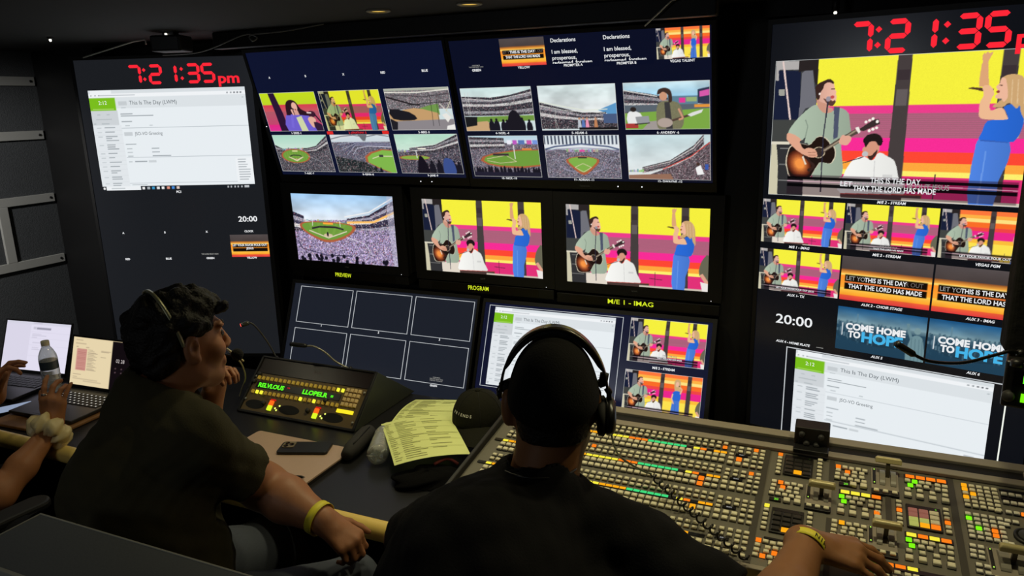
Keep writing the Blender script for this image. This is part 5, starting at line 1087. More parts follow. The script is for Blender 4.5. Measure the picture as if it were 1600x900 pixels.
o = tag(MB().tube(spline([(-2.36, 2.13, 1.956), (-2.15, 2.115, 1.958), (-1.945, 2.105, 2.001), (-1.885, 2.10, 1.995), (-1.875, 2.095, 1.985), (-1.895, 2.095, 1.980), (-1.90, 2.1, 2.0), (-1.76, 2.105, 2.004), (-1.60, 2.11, 2.0175)], 5), .0024, 8).build('cable', mat('grey_cable', (112, 110, 104), .5)), 'grey cable looping under the ceiling above the upper left multiview screen', 'cable')
o = tag(MB().tube([(-.527, 2.10, 1.945), (-.455, 2.10, 2.005), (-.40, 2.11, 2.019)], .0022, 8).build('gooseneck_rod', mat('pale_thin_rod', (200, 198, 186), .35, metal=.3)), 'thin pale rod rising to the ceiling above the prompter text', 'rod')
o = empty('loudspeaker', (-2.195, 2.025, CEIL), .35, label='small black loudspeaker hung under the ceiling above the left clock', cat='loudspeaker')
MB().box(-.055, .055, -.045, .045, -.066, -.012).build('case', M_black, o, bevel=.006); MB().box(-.046, .046, -.048, -.045, -.060, -.020).build('grille', M_dark, o); MB().box(-.02, .02, -.02, .02, -.012, 0).build('bracket', M_dark, o)
o = empty('ceiling_downlight', (-2.78, .95, CEIL), label='unseen downlight added as the fitting of the left wall fill lamp', cat='downlight', group='ceiling downlights')  # made-up fitting that goes with the added wall fill spot
MB().lathe([(.034, 0), (.036, -.004), (.030, -.006), (.026, -.002), (.0265, 0)], 24, cap=False).build('trim_ring', M_can, o); MB().lathe([(.026, -.0015), (.014, -.001), (.002, -.001)], 20).build('lens', glow('warm_lens_0', (250, 206, 96), .5), o)
# ------------------------------------------------------------------ partition behind the operators, chairs
o = empty('partition', (-.60, .73, 0), label='low partition with a grey ledge and pale edging behind the operators', cat='partition')
M_ledge = mat('grey_ledge_laminate', (82, 86, 92), .7, noise=.25, nscale=260); M_edge = mat('pale_ledge_edging', (150, 150, 142), .5)
MB().box(-.772, 1.5, -.068, .072, .985, 1.0).build('ledge', M_ledge, o)
e = MB(); e.box(-.776, 1.504, .072, .076, .984, 1.0012); e.box(-.776, -.772, -.072, .072, .984, 1.0012); e.box(-.776, 1.504, -.076, -.068, .984, 1.0012); e.build('edging', M_edge, o, bevel=.001)
MB().box(-.755, 1.48, -.05, .055, 0, .985).build('panel', mat('black_partition_cloth', (16, 16, 17), .95, noise=.2, nscale=200), o)
M_mesh = mat('black_chair_cloth', (17, 17, 18), .9, spec=.2, noise=.25, nscale=240, bump=.4)
def chair(loc, rz, label, back=.98, seat=.47, group='operators chairs', arms=True):
    o = empty('office_chair', loc, rz, label=label, cat='chair', group=group)     # faces +y
    MB().prism(rrect(.47, .46, .08), seat - .07, seat).build('seat', M_mesh, o, bevel=.02, seg=3)
    b = MB(); n = 10; vs = []
    for k in (0, 1):
        for i in range(n + 1):
            t = i / n; z = seat + .10 + (back - seat - .10) * t; w = .215 - .05 * abs(2 * t - .9) ** 2.2
            for j in range(9):
                s = j / 4 - 1; vs.append((w * s, -.215 - .05 * t + .045 * s * s - .015 * math.sin(t * 5) - k * .045 * (1 - .3 * abs(s)), z - .03 * s * s * t))
    m_ = (n + 1) * 9; fs = []
    for i in range(n):
        for j in range(8):
            q = (i * 9 + j, i * 9 + j + 1, i * 9 + 10 + j, i * 9 + 9 + j); fs += [q[::-1], tuple(m_ + t for t in q)]
    for i in range(n): fs += [(i * 9, (i + 1) * 9, m_ + (i + 1) * 9, m_ + i * 9), (i * 9 + 8, m_ + i * 9 + 8, m_ + i * 9 + 17, i * 9 + 17)]
    for j in range(8): fs += [(j, m_ + j, m_ + j + 1, j + 1), (n * 9 + j, n * 9 + j + 1, m_ + n * 9 + j + 1, m_ + n * 9 + j)]
    b.add(vs, fs, True).build('backrest', M_mesh, o, subsurf=1)
    MB().tube([(0, -.10, seat - .08), (0, -.26, seat - .06), (0, -.29, seat + .10), (0, -.285, seat + .25)], .018, 10).build('back_support', M_dark, o)
    if arms:
        for s in (-1, 1):
            MB().tube([(s * .22, -.02, seat - .06), (s * .285, -.02, seat - .04), (s * .285, -.02, seat + .19)], .014, 10).build('arm_post', M_dark, o)
            MB().prism([(x + s * .285, y + .0) for x, y in rrect(.075, .26, .035)], seat + .19, seat + .215).build('armrest_pad', mat('black_arm_pad', (24, 24, 25), .5), o, bevel=.008)
    MB().lathe([(.025, .09), (.025, .25), (.018, .26), (.018, seat - .07)], 16).build('gas_lift', M_dark, o)
    for k in range(5):
        a = k * 2 * math.pi / 5 + .3; l = MB().tube([(0, 0, .085), (.14 * math.cos(a), .14 * math.sin(a), .085), (.29 * math.cos(a), .29 * math.sin(a), .065)], [.026, .022, .015], 10).build('leg', M_dark, o)
        MB().lathe([(.024, -.010), (.026, -.006), (.026, .006), (.024, .010)], 16, Matrix.Translation((.29 * math.cos(a), .29 * math.sin(a), .0265)) @ Matrix.Rotation(math.pi / 2, 4, 'Y')).build('castor', M_dark, l)
    return o
chair((-1.475, 1.115, 0), -.45, 'black office chair under the man in the olive shirt', back=.86)
chair((-.57, 1.14, 0), .15, 'black office chair under the man in the black shirt', back=.92, arms=False)
chair((-2.33, 1.12, 0), -.1, 'black office chair with padded arms at the far left', back=.92)
# ------------------------------------------------------------------ people: smooth bodies grown from distance fields
class SDF:
    def __init__(s): s.p = []; s.noise = None
    def cone(s, a, b, ra, rb, k=.02, op='+'):
        a, b = np.array(a, float), np.array(b, float); ba = b - a; L2 = max(ba @ ba, 1e-9)
        def f(P):
            q = P - a; h = np.clip(q @ ba / L2, 0, 1); return np.linalg.norm(q - h[:, None] * ba, axis=1) - (ra + (rb - ra) * h)
        s.p.append((op, f, k)); return s
    def ell(s, c, r, R=None, k=.02, op='+'):
        c, r = np.array(c, float), np.array(r, float); R_ = None if R is None else np.array(R, float)
        def f(P):
            q = P - c
            if R_ is not None: q = q @ R_.T
            k0 = np.linalg.norm(q / r, axis=1); k1 = np.linalg.norm(q / (r * r), axis=1); return np.where(k1 < 1e-9, -r.min(), k0 * (k0 - 1) / np.maximum(k1, 1e-9))
        s.p.append((op, f, k)); return s
    def plane(s, c, n, k=.01):
        "keep the side the normal points away from"
        c, n = np.array(c, float), np.array(n, float); n = n / np.linalg.norm(n)
        s.p.append(('&', lambda P: (P - c) @ n, k)); return s
    def fn(s, f, k=.01, op='&'): s.p.append((op, f, k)); return s
    def val(s, P, use=None):
        d = np.full(len(P), 9.0)
        for i, (op, f, k) in enumerate(s.p):
            if use is not None and not use[i]: continue
            e = f(P)
            if op == '+': h = np.clip(.5 + .5 * (d - e) / k, 0, 1); d = d + (e - d) * h - k * h * (1 - h)
            elif op == '-': e = -e; h = np.clip(.5 - .5 * (d - e) / k, 0, 1); d = d + (e - d) * h + k * h * (1 - h)
            else: h = np.clip(.5 - .5 * (d - e) / k, 0, 1); d = d + (e - d) * h + k * h * (1 - h)
        if s.noise is not None: d = d + s.noise(P)
        return d
    def mesh(s, lo, hi, h, name, mats, parent, B=12):
        lo, hi = np.array(lo, float), np.array(hi, float); nb = np.ceil((hi - lo) / (h * B)).astype(int); n = nb * B + 1
        F = np.full(n, 1.0, np.float32)
        bi = np.stack(np.meshgrid(*[np.arange(q) for q in nb], indexing='ij'), -1).reshape(-1, 3); cen = lo + (bi * B + B / 2) * h
        D = np.array([f(cen) for _, f, _ in s.p]); d0 = s.val(cen); rad = h * (B + 1) * .87 + .012
        act = np.where(np.abs(d0) < rad * 1.35 + .03)[0]; F_in = d0 < 0
        g = np.stack(np.meshgrid(*[np.arange(B + 1)] * 3, indexing='ij'), -1).reshape(-1, 3) * h
        for i in np.where(F_in)[0]:
            a = bi[i] * B; F[a[0]:a[0] + B + 1, a[1]:a[1] + B + 1, a[2]:a[2] + B + 1] = -1
        pl = np.array([op == '+' for op, _, _ in s.p])
        for i in act:
            a = bi[i] * B; m = D[pl, i].min(); use = np.where(pl, D[:, i] < m + 2 * rad + .05, D[:, i] > -9)
            F[a[0]:a[0] + B + 1, a[1]:a[1] + B + 1, a[2]:a[2] + B + 1] = s.val(lo + a * h + g, use).reshape((B + 1,) * 3)
        # surface nets
        S = F < 0; c = [S[i:S.shape[0] - 1 + i, j:S.shape[1] - 1 + j, k:S.shape[2] - 1 + k] for i in (0, 1) for j in (0, 1) for k in (0, 1)]
        anyi = c[0].copy(); alli = c[0].copy()
        for q in c[1:]: anyi |= q; alli &= q
        mix = np.argwhere(anyi & ~alli); idm = -np.ones(anyi.shape, np.int32); idm[tuple(mix.T)] = np.arange(len(mix))
        acc = np.zeros((len(mix), 3)); cnt = np.zeros(len(mix))
        cor = [np.array((i, j, k)) for i in (0, 1) for j in (0, 1) for k in (0, 1)]
        for x in range(8):
            for y in range(x + 1, 8):
                if np.abs(cor[x] - cor[y]).sum() != 1: continue
                va = F[tuple((mix + cor[x]).T)]; vb = F[tuple((mix + cor[y]).T)]; cr = (va < 0) != (vb < 0)
                t = np.where(cr, va / np.where(va - vb == 0, 1, va - vb), 0); acc += np.where(cr[:, None], cor[x] + t[:, None] * (cor[y] - cor[x]), 0); cnt += cr
        V = lo + (mix + acc / np.maximum(cnt, 1)[:, None]) * h; faces = []
        for ax in range(3):
            u, w = (ax + 1) % 3, (ax + 2) % 3; sl = [slice(None)] * 3; s2 = [slice(None)] * 3; sl[ax] = slice(0, -1); s2[ax] = slice(1, None)
            e = np.argwhere(S[tuple(sl)] != S[tuple(s2)]); e = e[(e[:, u] > 0) & (e[:, w] > 0) & (e[:, u] < S.shape[u] - 1) & (e[:, w] < S.shape[w] - 1)]
            du = np.zeros(3, int); du[u] = 1; dw = np.zeros(3, int); dw[w] = 1
            q = np.stack([idm[tuple((e - du - dw).T)], idm[tuple((e - dw).T)], idm[tuple(e.T)], idm[tuple((e - du).T)]], 1)
            fl = ~S[tuple(e.T)]; q[fl] = q[fl][:, ::-1]; faces.append(q[(q >= 0).all(1)])
        Q = np.concatenate(faces)
        me = bpy.data.meshes.new(name); me.vertices.add(len(V)); me.vertices.foreach_set('co', V.astype(np.float32).ravel()); me.loops.add(Q.size); me.loops.foreach_set('vertex_index', Q.ravel().astype(np.int32))
        me.polygons.add(len(Q)); me.polygons.foreach_set('loop_start', np.arange(0, Q.size, 4, dtype=np.int32)); me.polygons.foreach_set('use_smooth', np.ones(len(Q), bool)); me.update(calc_edges=True); me.validate()
        for m in (mats if isinstance(mats, list) else [mats]): me.materials.append(m)
        o = bpy.data.objects.new(name, me); COL.objects.link(o); o.parent = parent
        sm = o.modifiers.new('smooth', 'SMOOTH'); sm.factor = .5; sm.iterations = 2
        if parent is not None: o.matrix_parent_inverse = parent.matrix_basis.inverted()
        return o
def lumps(amp, fr, seed=0):
    r = np.random.default_rng(seed); w = r.normal(size=(7, 3)) * fr; ph = r.random(7) * 6.28
    return lambda P: amp * np.sin(P @ w.T + ph).sum(1) / 2.6
class Head:
    def __init__(s, c, f, sc=1.0, tilt=0):
        s.c = np.array(c, float); f = np.array([f[0], f[1], 0.0]); f /= np.linalg.norm(f); s.r = np.array([f[1], -f[0], 0]); up = np.array([0, 0, 1.0])
        s.f = f * math.cos(tilt) - up * math.sin(tilt); s.u = up * math.cos(tilt) + f * math.sin(tilt); s.sc = sc; s.R = np.array([s.r, s.f, s.u])
    def __call__(s, x, y, z): return s.c + s.sc * (x * s.r + y * s.f + z * s.u)
    def loc(s, P): return (P - s.c) @ s.R.T / s.sc
    def add(s, B, ears=(1, 1)):
        q = s.sc; E = lambda c, r, k=.02, op='+': B.ell(s(*c), np.array(r) * q, s.R, k, op); Cn = lambda a, b, ra, rb, k=.015, op='+': B.cone(s(*a), s(*b), ra * q, rb * q, k, op)
        E((0, -.012, .042), (.074, .094, .086)); E((0, .035, -.03), (.062, .058, .075), .03); Cn((0, .066, -.098), (0, .070, -.092), .022, .022, .03)
        Cn((-.045, .02, -.075), (0, .064, -.098), .022, .02, .025); Cn((.045, .02, -.075), (0, .064, -.098), .022, .02, .025)
        for x in (-1, 1):
            E((x * .040, .062, -.020), (.026, .026, .026), .02); E((x * .030, .078, .040), (.026, .014, .010), .015)
            E((x * .031, .099, .016), (.016, .014, .011), .012, '-'); E((x * .031, .079, .015), (.0125, .0125, .0115), .003)
            E((x * .011, .102, -.026), (.008, .009, .007), .006)
        Cn((0, .088, .026), (0, .110, -.018), .008, .0115, .010); Cn((-.018, .090, -.055), (.018, .090, -.055), .008, .008, .010); Cn((-.016, .089, -.066), (.016, .089, -.066), .0085, .0085, .010)
        Cn((-.022, .098, -.0605), (.022, .098, -.0605), .002, .002, .003, '-')
        for x, on in ((-1, ears[0]), (1, ears[1])):
            if not on: continue
            E((x * .079, -.006, .004), (.010, .019, .033), .008); E((x * .086, -.010, .010), (.009, .017, .030), .006); E((x * .091, -.003, .008), (.006, .010, .018), .004, '-'); E((x * .080, .004, -.024), (.009, .010, .012), .006)
    def neck(s, B, base, r1=.056, r2=.064): B.cone(s(0, -.022, -.05), base, r1 * s.sc, r2, .04)
def hand(B, W, d, n, t, sc=1.0, curl=(.35, .4, .4, .35), thumb=.5, spread=.12, wr=.027):
    "W wrist, d towards the fingers, n out of the back of the hand, t towards the thumb"
    W, d, n, t = (np.array(q, float) for q in (W, d, n, t)); d /= np.linalg.norm(d); n -= d * (n @ d); n /= np.linalg.norm(n); t -= d * (t @ d) + n * (t @ n); t /= np.linalg.norm(t)
    kn = []
    for i, (o_, L_) in enumerate(((.030, .086), (.010, .090), (-.010, .086), (-.028, .078))):
        k = W + sc * (d * L_ + t * o_ + n * (.004 - .0035 * abs(i - 1))); kn.append(k); B.cone(W + sc * (t * o_ * .55 + d * .008), k, .0165 * sc, .0125 * sc, .012)
    B.cone(W - d * .01 * sc, W + d * .03 * sc, wr * sc, .022 * sc, .015)
    for i, (ls, r) in enumerate((((.040, .025, .020), .0092), ((.044, .028, .021), .0095), ((.040, .026, .020), .0090), ((.032, .020, .018), .0080))):
        p = kn[i]; a = curl[i]; dd = d + t * spread * (1.2 - i * .8); dd /= np.linalg.norm(dd); ang = 0
        for j, l in enumerate(ls):
            ang += a * (1, 1.15, .8)[j]; v = dd * math.cos(ang) - n * math.sin(ang); q = p + v * l * sc; B.cone(p, q, (r - .0006 * j) * sc, (r - .0006 * (j + 1)) * sc, .004 if j else .008); p = q
    p = W + sc * (t * .022 + d * .018 - n * .006); v = t * math.cos(thumb) + d * math.sin(thumb) - n * .35; v /= np.linalg.norm(v); q = p + v * .042 * sc; B.cone(p, q, .016 * sc, .0115 * sc, .012)
    v2 = v * .8 + d * .5 - n * .1; v2 /= np.linalg.norm(v2); q2 = q + v2 * .032 * sc; B.cone(q, q2, .0112 * sc, .0098 * sc, .005); B.cone(q2, q2 + (v2 * .9 + d * .3) / np.linalg.norm(v2 * .9 + d * .3) * .024 * sc, .0098 * sc, .0078 * sc, .005)
    return kn
def band(name, c, ax, r, w, th, m, parent, sx=1.0, up=None):
    ax = Vector(ax).normalized(); q = ax.to_track_quat('Z', 'Y').to_matrix().to_4x4(); M_ = Matrix.Translation(Vector(c)) @ q
    b = MB().lathe([(r, -w / 2), (r + th, -w / 2), (r + th, w / 2), (r, w / 2), (r, -w / 2)], 32, M_ @ Matrix.Diagonal((sx, 1, 1, 1)), cap=False); o = b.build(name, m, parent)
    if parent is not None: o.matrix_parent_inverse = parent.matrix_basis.inverted()
    return o, M_
def own(o, parent): o.parent = parent; o.matrix_parent_inverse = parent.matrix_basis.inverted(); return o
def skin(name, rgb): return mat(name, rgb, .52, spec=.4, noise=.10, nscale=55, bump=.12)
def eyes(H, parent, browm):
    b = MB()
    for x in (-1, 1):
        p = H(x * .031, .0805, .015); b.lathe([(.0112 * math.sin(a) + .0001, .0112 * math.cos(a)) for a in np.linspace(0, 3.14, 10)], 14, Matrix.Translation(Vector(p)) @ Vector(H.f).to_track_quat('Z', 'Y').to_matrix().to_4x4())
    own(b.build('eyes', mat('dark_eyes', (52, 40, 34), .15), None), parent)
    e = MB()
    for x in (-1, 1): e.tube([Vector(H(x * q, .093 - abs(q - .02) * .25, .041 + .004 * math.sin((q - .012) * 70))) for q in np.linspace(.012, .048, 7)], [.002, .0034, .0038, .0036, .0032, .0026, .0012], 8)
    own(e.build('eyebrows', browm, None), parent)
def shoe(parent, heel, d, m):
    d = np.array([d[0], d[1], 0.0]); d /= np.linalg.norm(d); B = SDF(); h = np.array(heel, float)
    B.cone(h + [0, 0, .045], h + d * .17 + [0, 0, .035], .040, .042, .02); B.cone(h + [0, 0, .05], h + [0, 0, .095], .042, .044, .02); B.plane(h + [0, 0, .003], (0, 0, -1), .004)
    c = h + d * .08; return B.mesh(c - .17, c + .17, .007, 'shoe', m, parent)
print('growing people')
M_hair = mat('black_hair', (15, 12, 11), .6, spec=.35, noise=.4, nscale=160, bump=1.0)
M_shoe = mat('dark_shoe', (30, 29, 28), .7)
# ---------------- man in the olive shirt, seated left, turned to the screens
Z = np.array([0, 0, 1.0])
HL = Head((-1.413, 1.22, 1.215), (.385, .923), .97, .03)
LM = empty('person', (-1.48, 1.08, 0), label='seated person with dark curly hair and olive shirt, seen from behind on the left', cat='person')
SK1 = skin('warm_tan_skin', (158, 108, 78))
ft = np.array([.35, .937, 0]); rt = np.array([.937, -.35, 0]); NB = np.array([-1.450, 1.150, 1.096])
Rs, Ls = NB + np.array([.172, -.050, -.062]), NB + np.array([-.118, .088, -.060])
PV = np.array([-1.425, 1.04, .585]); Re, Rw = np.array([-1.272, 1.280, .835]), np.array([-1.075, 1.262, .792]); Le, Lw = np.array([-1.655, 1.435, .790]), np.array([-1.585, 1.455, .985])
RK, LK = np.array([-1.045, 1.30, .585]), np.array([-1.40, 1.43, .56]); RA, LA = np.array([-1.02, 1.42, .12]), np.array([-1.36, 1.60, .12])
B = SDF(); HL.add(B); HL.neck(B, NB - .02 * Z, .060, .068)
B.cone(NB - .06 * Z, PV + .3 * Z, .07, .09, .05); B.cone(PV + .3 * Z, PV, .10, .11, .05); B.cone(NB - .05 * Z, Rs, .05, .05, .04); B.cone(NB - .05 * Z, Ls, .05, .05, .04)
B.cone(Rs, Re, .060, .057, .03); B.cone(Re, Re * .6 + Rw * .4, .057, .055, .02); B.cone(Re * .6 + Rw * .4, Rw, .055, .033, .02); B.cone(Ls, Le, .058, .050, .03); B.cone(Le, Lw, .050, .030, .02)
hand(B, Rw, (.80, .05, -.50), (.45, -.25, .85), (.2, .95, 0), .98, (.8, .8, .8, .8), .8, .04)
hand(B, Lw, (.52, -.12, .84), (-.80, .2, .5), (.3, -.6, .2), .90, (.75, .8, .8, .8), .9)
for a, k_, n_ in ((PV + .09 * rt, RK, RA), (PV - .09 * rt, LK, LA)): B.cone(a, k_, .08, .055, .04); B.cone(k_, n_, .05, .038, .02)
B.mesh((-1.86, .84, .08), (-.84, 1.72, 1.40), .0048, 'body', SK1, LM)
eyes(HL, LM, M_hair)
# hair: a thick curly mass with a clear hairline
B = SDF(); q = HL.sc
B.ell(HL(0, -.022, .052), np.array((.088, .104, .084)) * q, HL.R); B.ell(HL(0, -.058, -.002), np.array((.078, .064, .084)) * q, HL.R, .03); B.ell(HL(0, .030, .090), np.array((.070, .068, .040)) * q, HL.R, .02)
rg = np.random.default_rng(11)
for i in range(46):
    a, e = rg.uniform(0, 6.28), rg.uniform(-.1, 1.45); p = (.083 * math.cos(a) * math.cos(e), -.012 + .098 * math.sin(a) * math.cos(e), .050 + .083 * math.sin(e))
    if p[2] < .085 and p[1] > .03: continue
    B.ell(HL(*p), np.array([rg.uniform(.010, .020)] * 3), None, .010)
for x in np.linspace(-.055, .06, 8): B.ell(HL(x, .078 + rg.uniform(-.006, .010), .082 + rg.uniform(-.012, .012)), np.array([.015] * 3), None, .010)
def hairline(P):
    l = HL.loc(P); return np.maximum(np.maximum((.064 - l[:, 2]) * .8, 0) + (l[:, 1] - .045 + .55 * np.maximum(0, .07 - l[:, 2]) * 0) * (l[:, 2] < .072) - .0 * l[:, 0], -.05)
def cut(P):
    l = HL.loc(P); x, y, z_ = np.abs(l[:, 0]), l[:, 1], l[:, 2]
    front = np.minimum(y - .056, .072 - z_)           # face opening
    side = np.minimum(np.minimum(y + .030, .030 - z_), x - .060)   # around the ears
    low = -.084 - z_
    temple = np.minimum(np.minimum(y - .022, .045 - z_), x - .05)
    return np.maximum(np.maximum(front, side), np.maximum(low, temple))
B.fn(cut, .008); n1, n2 = lumps(.0040, 110, 1), lumps(.0026, 240, 2); B.noise = lambda P: n1(P) + n2(P)
B.mesh(HL.c - .19, HL.c + .19, .0036, 'hair', M_hair, LM)
M_olive = mat('olive_black_cotton', (58, 55, 40), .92, spec=.15, noise=.12, nscale=260, bump=.25)
B = SDF()
B.cone(NB - .045 * Z - .012 * ft, PV + .33 * Z - .0 * ft, .098, .130, .06); B.cone(PV + .33 * Z, PV + .02 * Z, .138, .160, .06); B.cone(PV + .30 * Z + .05 * ft, PV + .1 * Z + .06 * ft, .12, .14, .06)
B.cone(NB - .012 * Z, Rs, .066, .076, .06); B.cone(NB - .012 * Z, Ls, .066, .076, .06); B.cone(Rs + .10 * -Z + -.02 * ft - .06 * rt, PV + .25 * Z + .07 * rt, .085, .12, .05); B.cone(Ls + .10 * -Z - .02 * ft + .05 * rt, PV + .25 * Z - .03 * rt, .078, .12, .05)
E1, E2 = Rs + (Re - Rs) * .72, Ls + (Le - Ls) * .72
B.cone(Rs, E1, .077, .073, .035); B.cone(Ls, E2, .077, .070, .035); B.cone(NB - .01 * Z, NB + .018 * Z - .006 * ft, .078, .074, .02)
def hem(P):
    d = np.full(len(P), -9.0)
    for a, e in ((Rs, Re), (Ls, Le)):
        v = (e - a) / np.linalg.norm(e - a); t = (P - a) @ v; rr = np.linalg.norm((P - a) - t[:, None] * v, axis=1); d = np.maximum(d, np.where(rr < .12, t - np.linalg.norm(e - a) * .68, -9))
    return d
B.fn(hem, .004)
B.cone(NB + .010 * Z - .004 * ft, HL(0, -.022, -.05), .071, .068, .006, '-'); B.ell(HL.c, (.12, .12, .13), None, .006, '-')
w1, w2 = lumps(.0045, 28, 5), lumps(.002, 70, 6); B.noise = lambda P: w1(P) + w2(P)
B.mesh((-1.92, .80, .44), (-1.08, 1.54, 1.22), .006, 'shirt', M_olive, LM)
M_jean = mat('blue_grey_denim', (72, 78, 92), .9, noise=.2, nscale=200)
B = SDF(); B.cone(PV + .06 * rt, PV - .06 * rt, .155, .155, .05)
for a, k_, n_ in ((PV + .09 * rt, RK, RA), (PV - .09 * rt, LK, LA)): B.cone(a, k_, .105, .078, .04); B.cone(k_, n_, .074, .058, .03)
B.noise = lumps(.004, 30, 8); B.mesh((-1.86, .80, .10), (-.88, 1.76, .78), .009, 'jeans', M_jean, LM)
for a in (RA, LA): shoe(LM, (a[0], a[1] - .02, 0), (.1, 1), M_shoe)
M_wb = mat('yellow_paper_wristband', (226, 214, 60), .5)
v = Rw - Re; band('wristband', Rw - v * .07, v, .0405, .020, .0012, M_wb, LM)
# his headset and the little foam microphone at his mouth
o = empty('headset', HL(0, 0, .14), label='thin headset band across dark curly hair with a foam microphone at the mouth', cat='headset')
arc = [HL((.091 + .010 * math.sin(t)) * math.cos(t), -.030 - .034 * math.sin(t), .026 + .117 * math.sin(t)) for t in np.linspace(-.1, 3.24, 26)]
b = MB(); vs = []
for i, p in enumerate(arc):
    t = (arc[min(i + 1, 25)] - arc[max(i - 1, 0)]); t /= np.linalg.norm(t); out = np.cross(t, HL.f); out /= np.linalg.norm(out)
    for s_, k_ in ((-1, 0), (1, 0), (1, 1), (-1, 1)): vs.append(tuple(p + HL.f * .0042 * s_ + out * .003 * k_))
fs = [(i * 4 + a, i * 4 + (a + 1) % 4, i * 4 + 4 + (a + 1) % 4, i * 4 + 4 + a) for i in range(25) for a in range(4)]
own(b.add(vs, fs, True).build('headband', mat('grey_steel_band', (150, 150, 120), .35, metal=.5), None), o)
own(MB().tube([Vector(HL(-.080, -.005, .0)), Vector(HL(-.112, -.005, .0))], .034, 22).build('earcup', mat('black_foam', (14, 14, 15), .95, bump=.6, nscale=300), None), o)
own(MB().tube(spline([HL(-.105, .0, -.01), HL(-.095, .06, -.045), HL(-.055, .105, -.062), HL(-.01, .124, -.064)], 6), .0025, 8).build('boom', M_dark, None), o)
own(MB().lathe([(.002, -.016), (.011, -.012), (.0155, -.003), (.0155, .004), (.011, .012), (.002, .016)], 16, Matrix.Translation(Vector(HL(.002, .133, -.060)))).build('foam_microphone', mat('black_foam', (14, 14, 15), .95, bump=.6, nscale=300), None), o)
tag(MB().tube(spline([HL(.02, .14, -.075), (-1.48, 1.42, 1.128), (-1.643, 1.6, 1.03), (-1.768, 1.75, .935), (-1.891, 1.88, .827), (-1.985, 1.95, .745), (-2.02, 1.97, DESK + .004)], 10), .0026, 8).build('cable', mat('cream_cable', (206, 196, 150), .5)), 'cream cable running from the foam microphone down behind the green displays', 'cable')
# ---------------- man in the black shirt and cap, seated right, seen from behind
HR = Head((-.4915, 1.286, 1.170), (-.30, .954), 1.0, .02)
RM = empty('person', (-.50, 1.0, 0), label='seated person in a black shirt and cap with headphones, hand on the switcher', cat='person')
SK2 = skin('brown_skin', (136, 92, 58))
f2, r2 = np.array([-.2, .98, 0]), np.array([.98, .2, 0]); NB = np.array([-.505, 1.233, 1.013])
Rs, Ls = NB + .212 * r2 - .130 * Z, NB - .214 * r2 - .128 * Z; PV = np.array([-.55, 1.04, .60])
Re, Rw = np.array([-.062, 1.215, .815]), np.array([-.012, 1.475, .856]); Le, Lw = np.array([-.86, 1.30, .77]), np.array([-.70, 1.50, .835])
RK, LK = np.array([-.30, 1.47, .56]), np.array([-.76, 1.45, .56]); RA, LA = np.array([-.28, 1.56, .12]), np.array([-.76, 1.56, .12])
B = SDF(); HR.add(B, (1, 1)); B.ell(HR(-.092, -.014, -.004), np.array((.013, .021, .038)), HR.R, .008); B.ell(HR(-.104, -.004, .0)  , np.array((.007, .010, .022)), HR.R, .004, '-'); HR.neck(B, NB - .02 * Z, .066, .070)
B.cone(NB - .06 * Z, PV + .25 * Z, .07, .10, .05); B.cone(PV + .25 * Z, PV, .11, .12, .05); B.cone(NB - .05 * Z, Rs, .05, .05, .04); B.cone(NB - .05 * Z, Ls, .05, .05, .04)
B.cone(Rs, Re, .066, .056, .03); B.cone(Re, Re * .62 + Rw * .38, .056, .054, .02); B.cone(Re * .62 + Rw * .38, Rw, .054, .033, .02); B.cone(Ls, Le, .066, .056, .03); B.cone(Le, Lw, .055, .033, .02)
hand(B, Rw, (.93, .20, -.14), (.15, -.10, .98), (-.2, .97, 0), 1.12, (.30, .32, .34, .36), .6, .16, .031)
hand(B, Lw, (.2, .95, .10), (0, .1, 1), (.95, -.2, 0), 1.08, (.3, .32, .34, .36), .6)
for a, k_, n_ in ((PV + .1 * r2, RK, RA), (PV - .1 * r2, LK, LA)): B.cone(a, k_, .09, .06, .04); B.cone(k_, n_, .055, .04, .02)
B.mesh((-1.02, .82, .08), (.20, 1.68, 1.36), .0048, 'body', SK2, RM)
eyes(HR, RM, M_hair); q = HR.sc
B = SDF(); B.ell(HR(0, -.014, .03), np.array((.0795, .0985, .088)) * q, HR.R); B.ell(HR(0, -.05, -.035), np.array((.066, .052, .062)) * q, HR.R, .03)
def cut2(P):
    l = HR.loc(P); return np.maximum(np.maximum(np.minimum(l[:, 1] - .045, .3 - l[:, 2]), np.minimum(l[:, 1] + .028, .028 - l[:, 2])), -.050 - l[:, 2])
B.fn(cut2, .006); n3 = lumps(.0012, 300, 9); B.noise = n3
B.mesh(HR.c - .18, HR.c + .18, .0042, 'hair', M_hair, RM)
M_bcap = mat('black_wool_cap', (15, 15, 15), .9, spec=.15, noise=.2, nscale=260, bump=.2)
B = SDF(); B.ell(HR(0, -.016, .040), np.array((.0835, .1060, .104)) * q, HR.R); B.ell(HR(0, -.03, .020), np.array((.0820, .096, .06)) * q, HR.R, .03)
B.fn(lambda P: (lambda l: np.maximum(-(l[:, 2] - .020 - .30 * (l[:, 1] + .02)), 0) * 1.0 + np.where(l[:, 2] < .020 + .30 * (l[:, 1] + .02), .0, -.05))(HR.loc(P)), .004)
B.mesh(HR.c - .19, HR.c + .19, .0042, 'cap', M_bcap, RM)
b = MB(); N = 14; vs = []
for k in (0, 1):
    for i in range(N + 1):
        a = math.pi * i / N
        for j in range(5):
            t = j / 4; vs.append(tuple(HR(.080 * math.cos(a), .082 * math.sin(a) + .075 * t * math.sin(a) ** .7, .034 - .018 * t - .02 * math.cos(a) ** 2 - k * .003)))
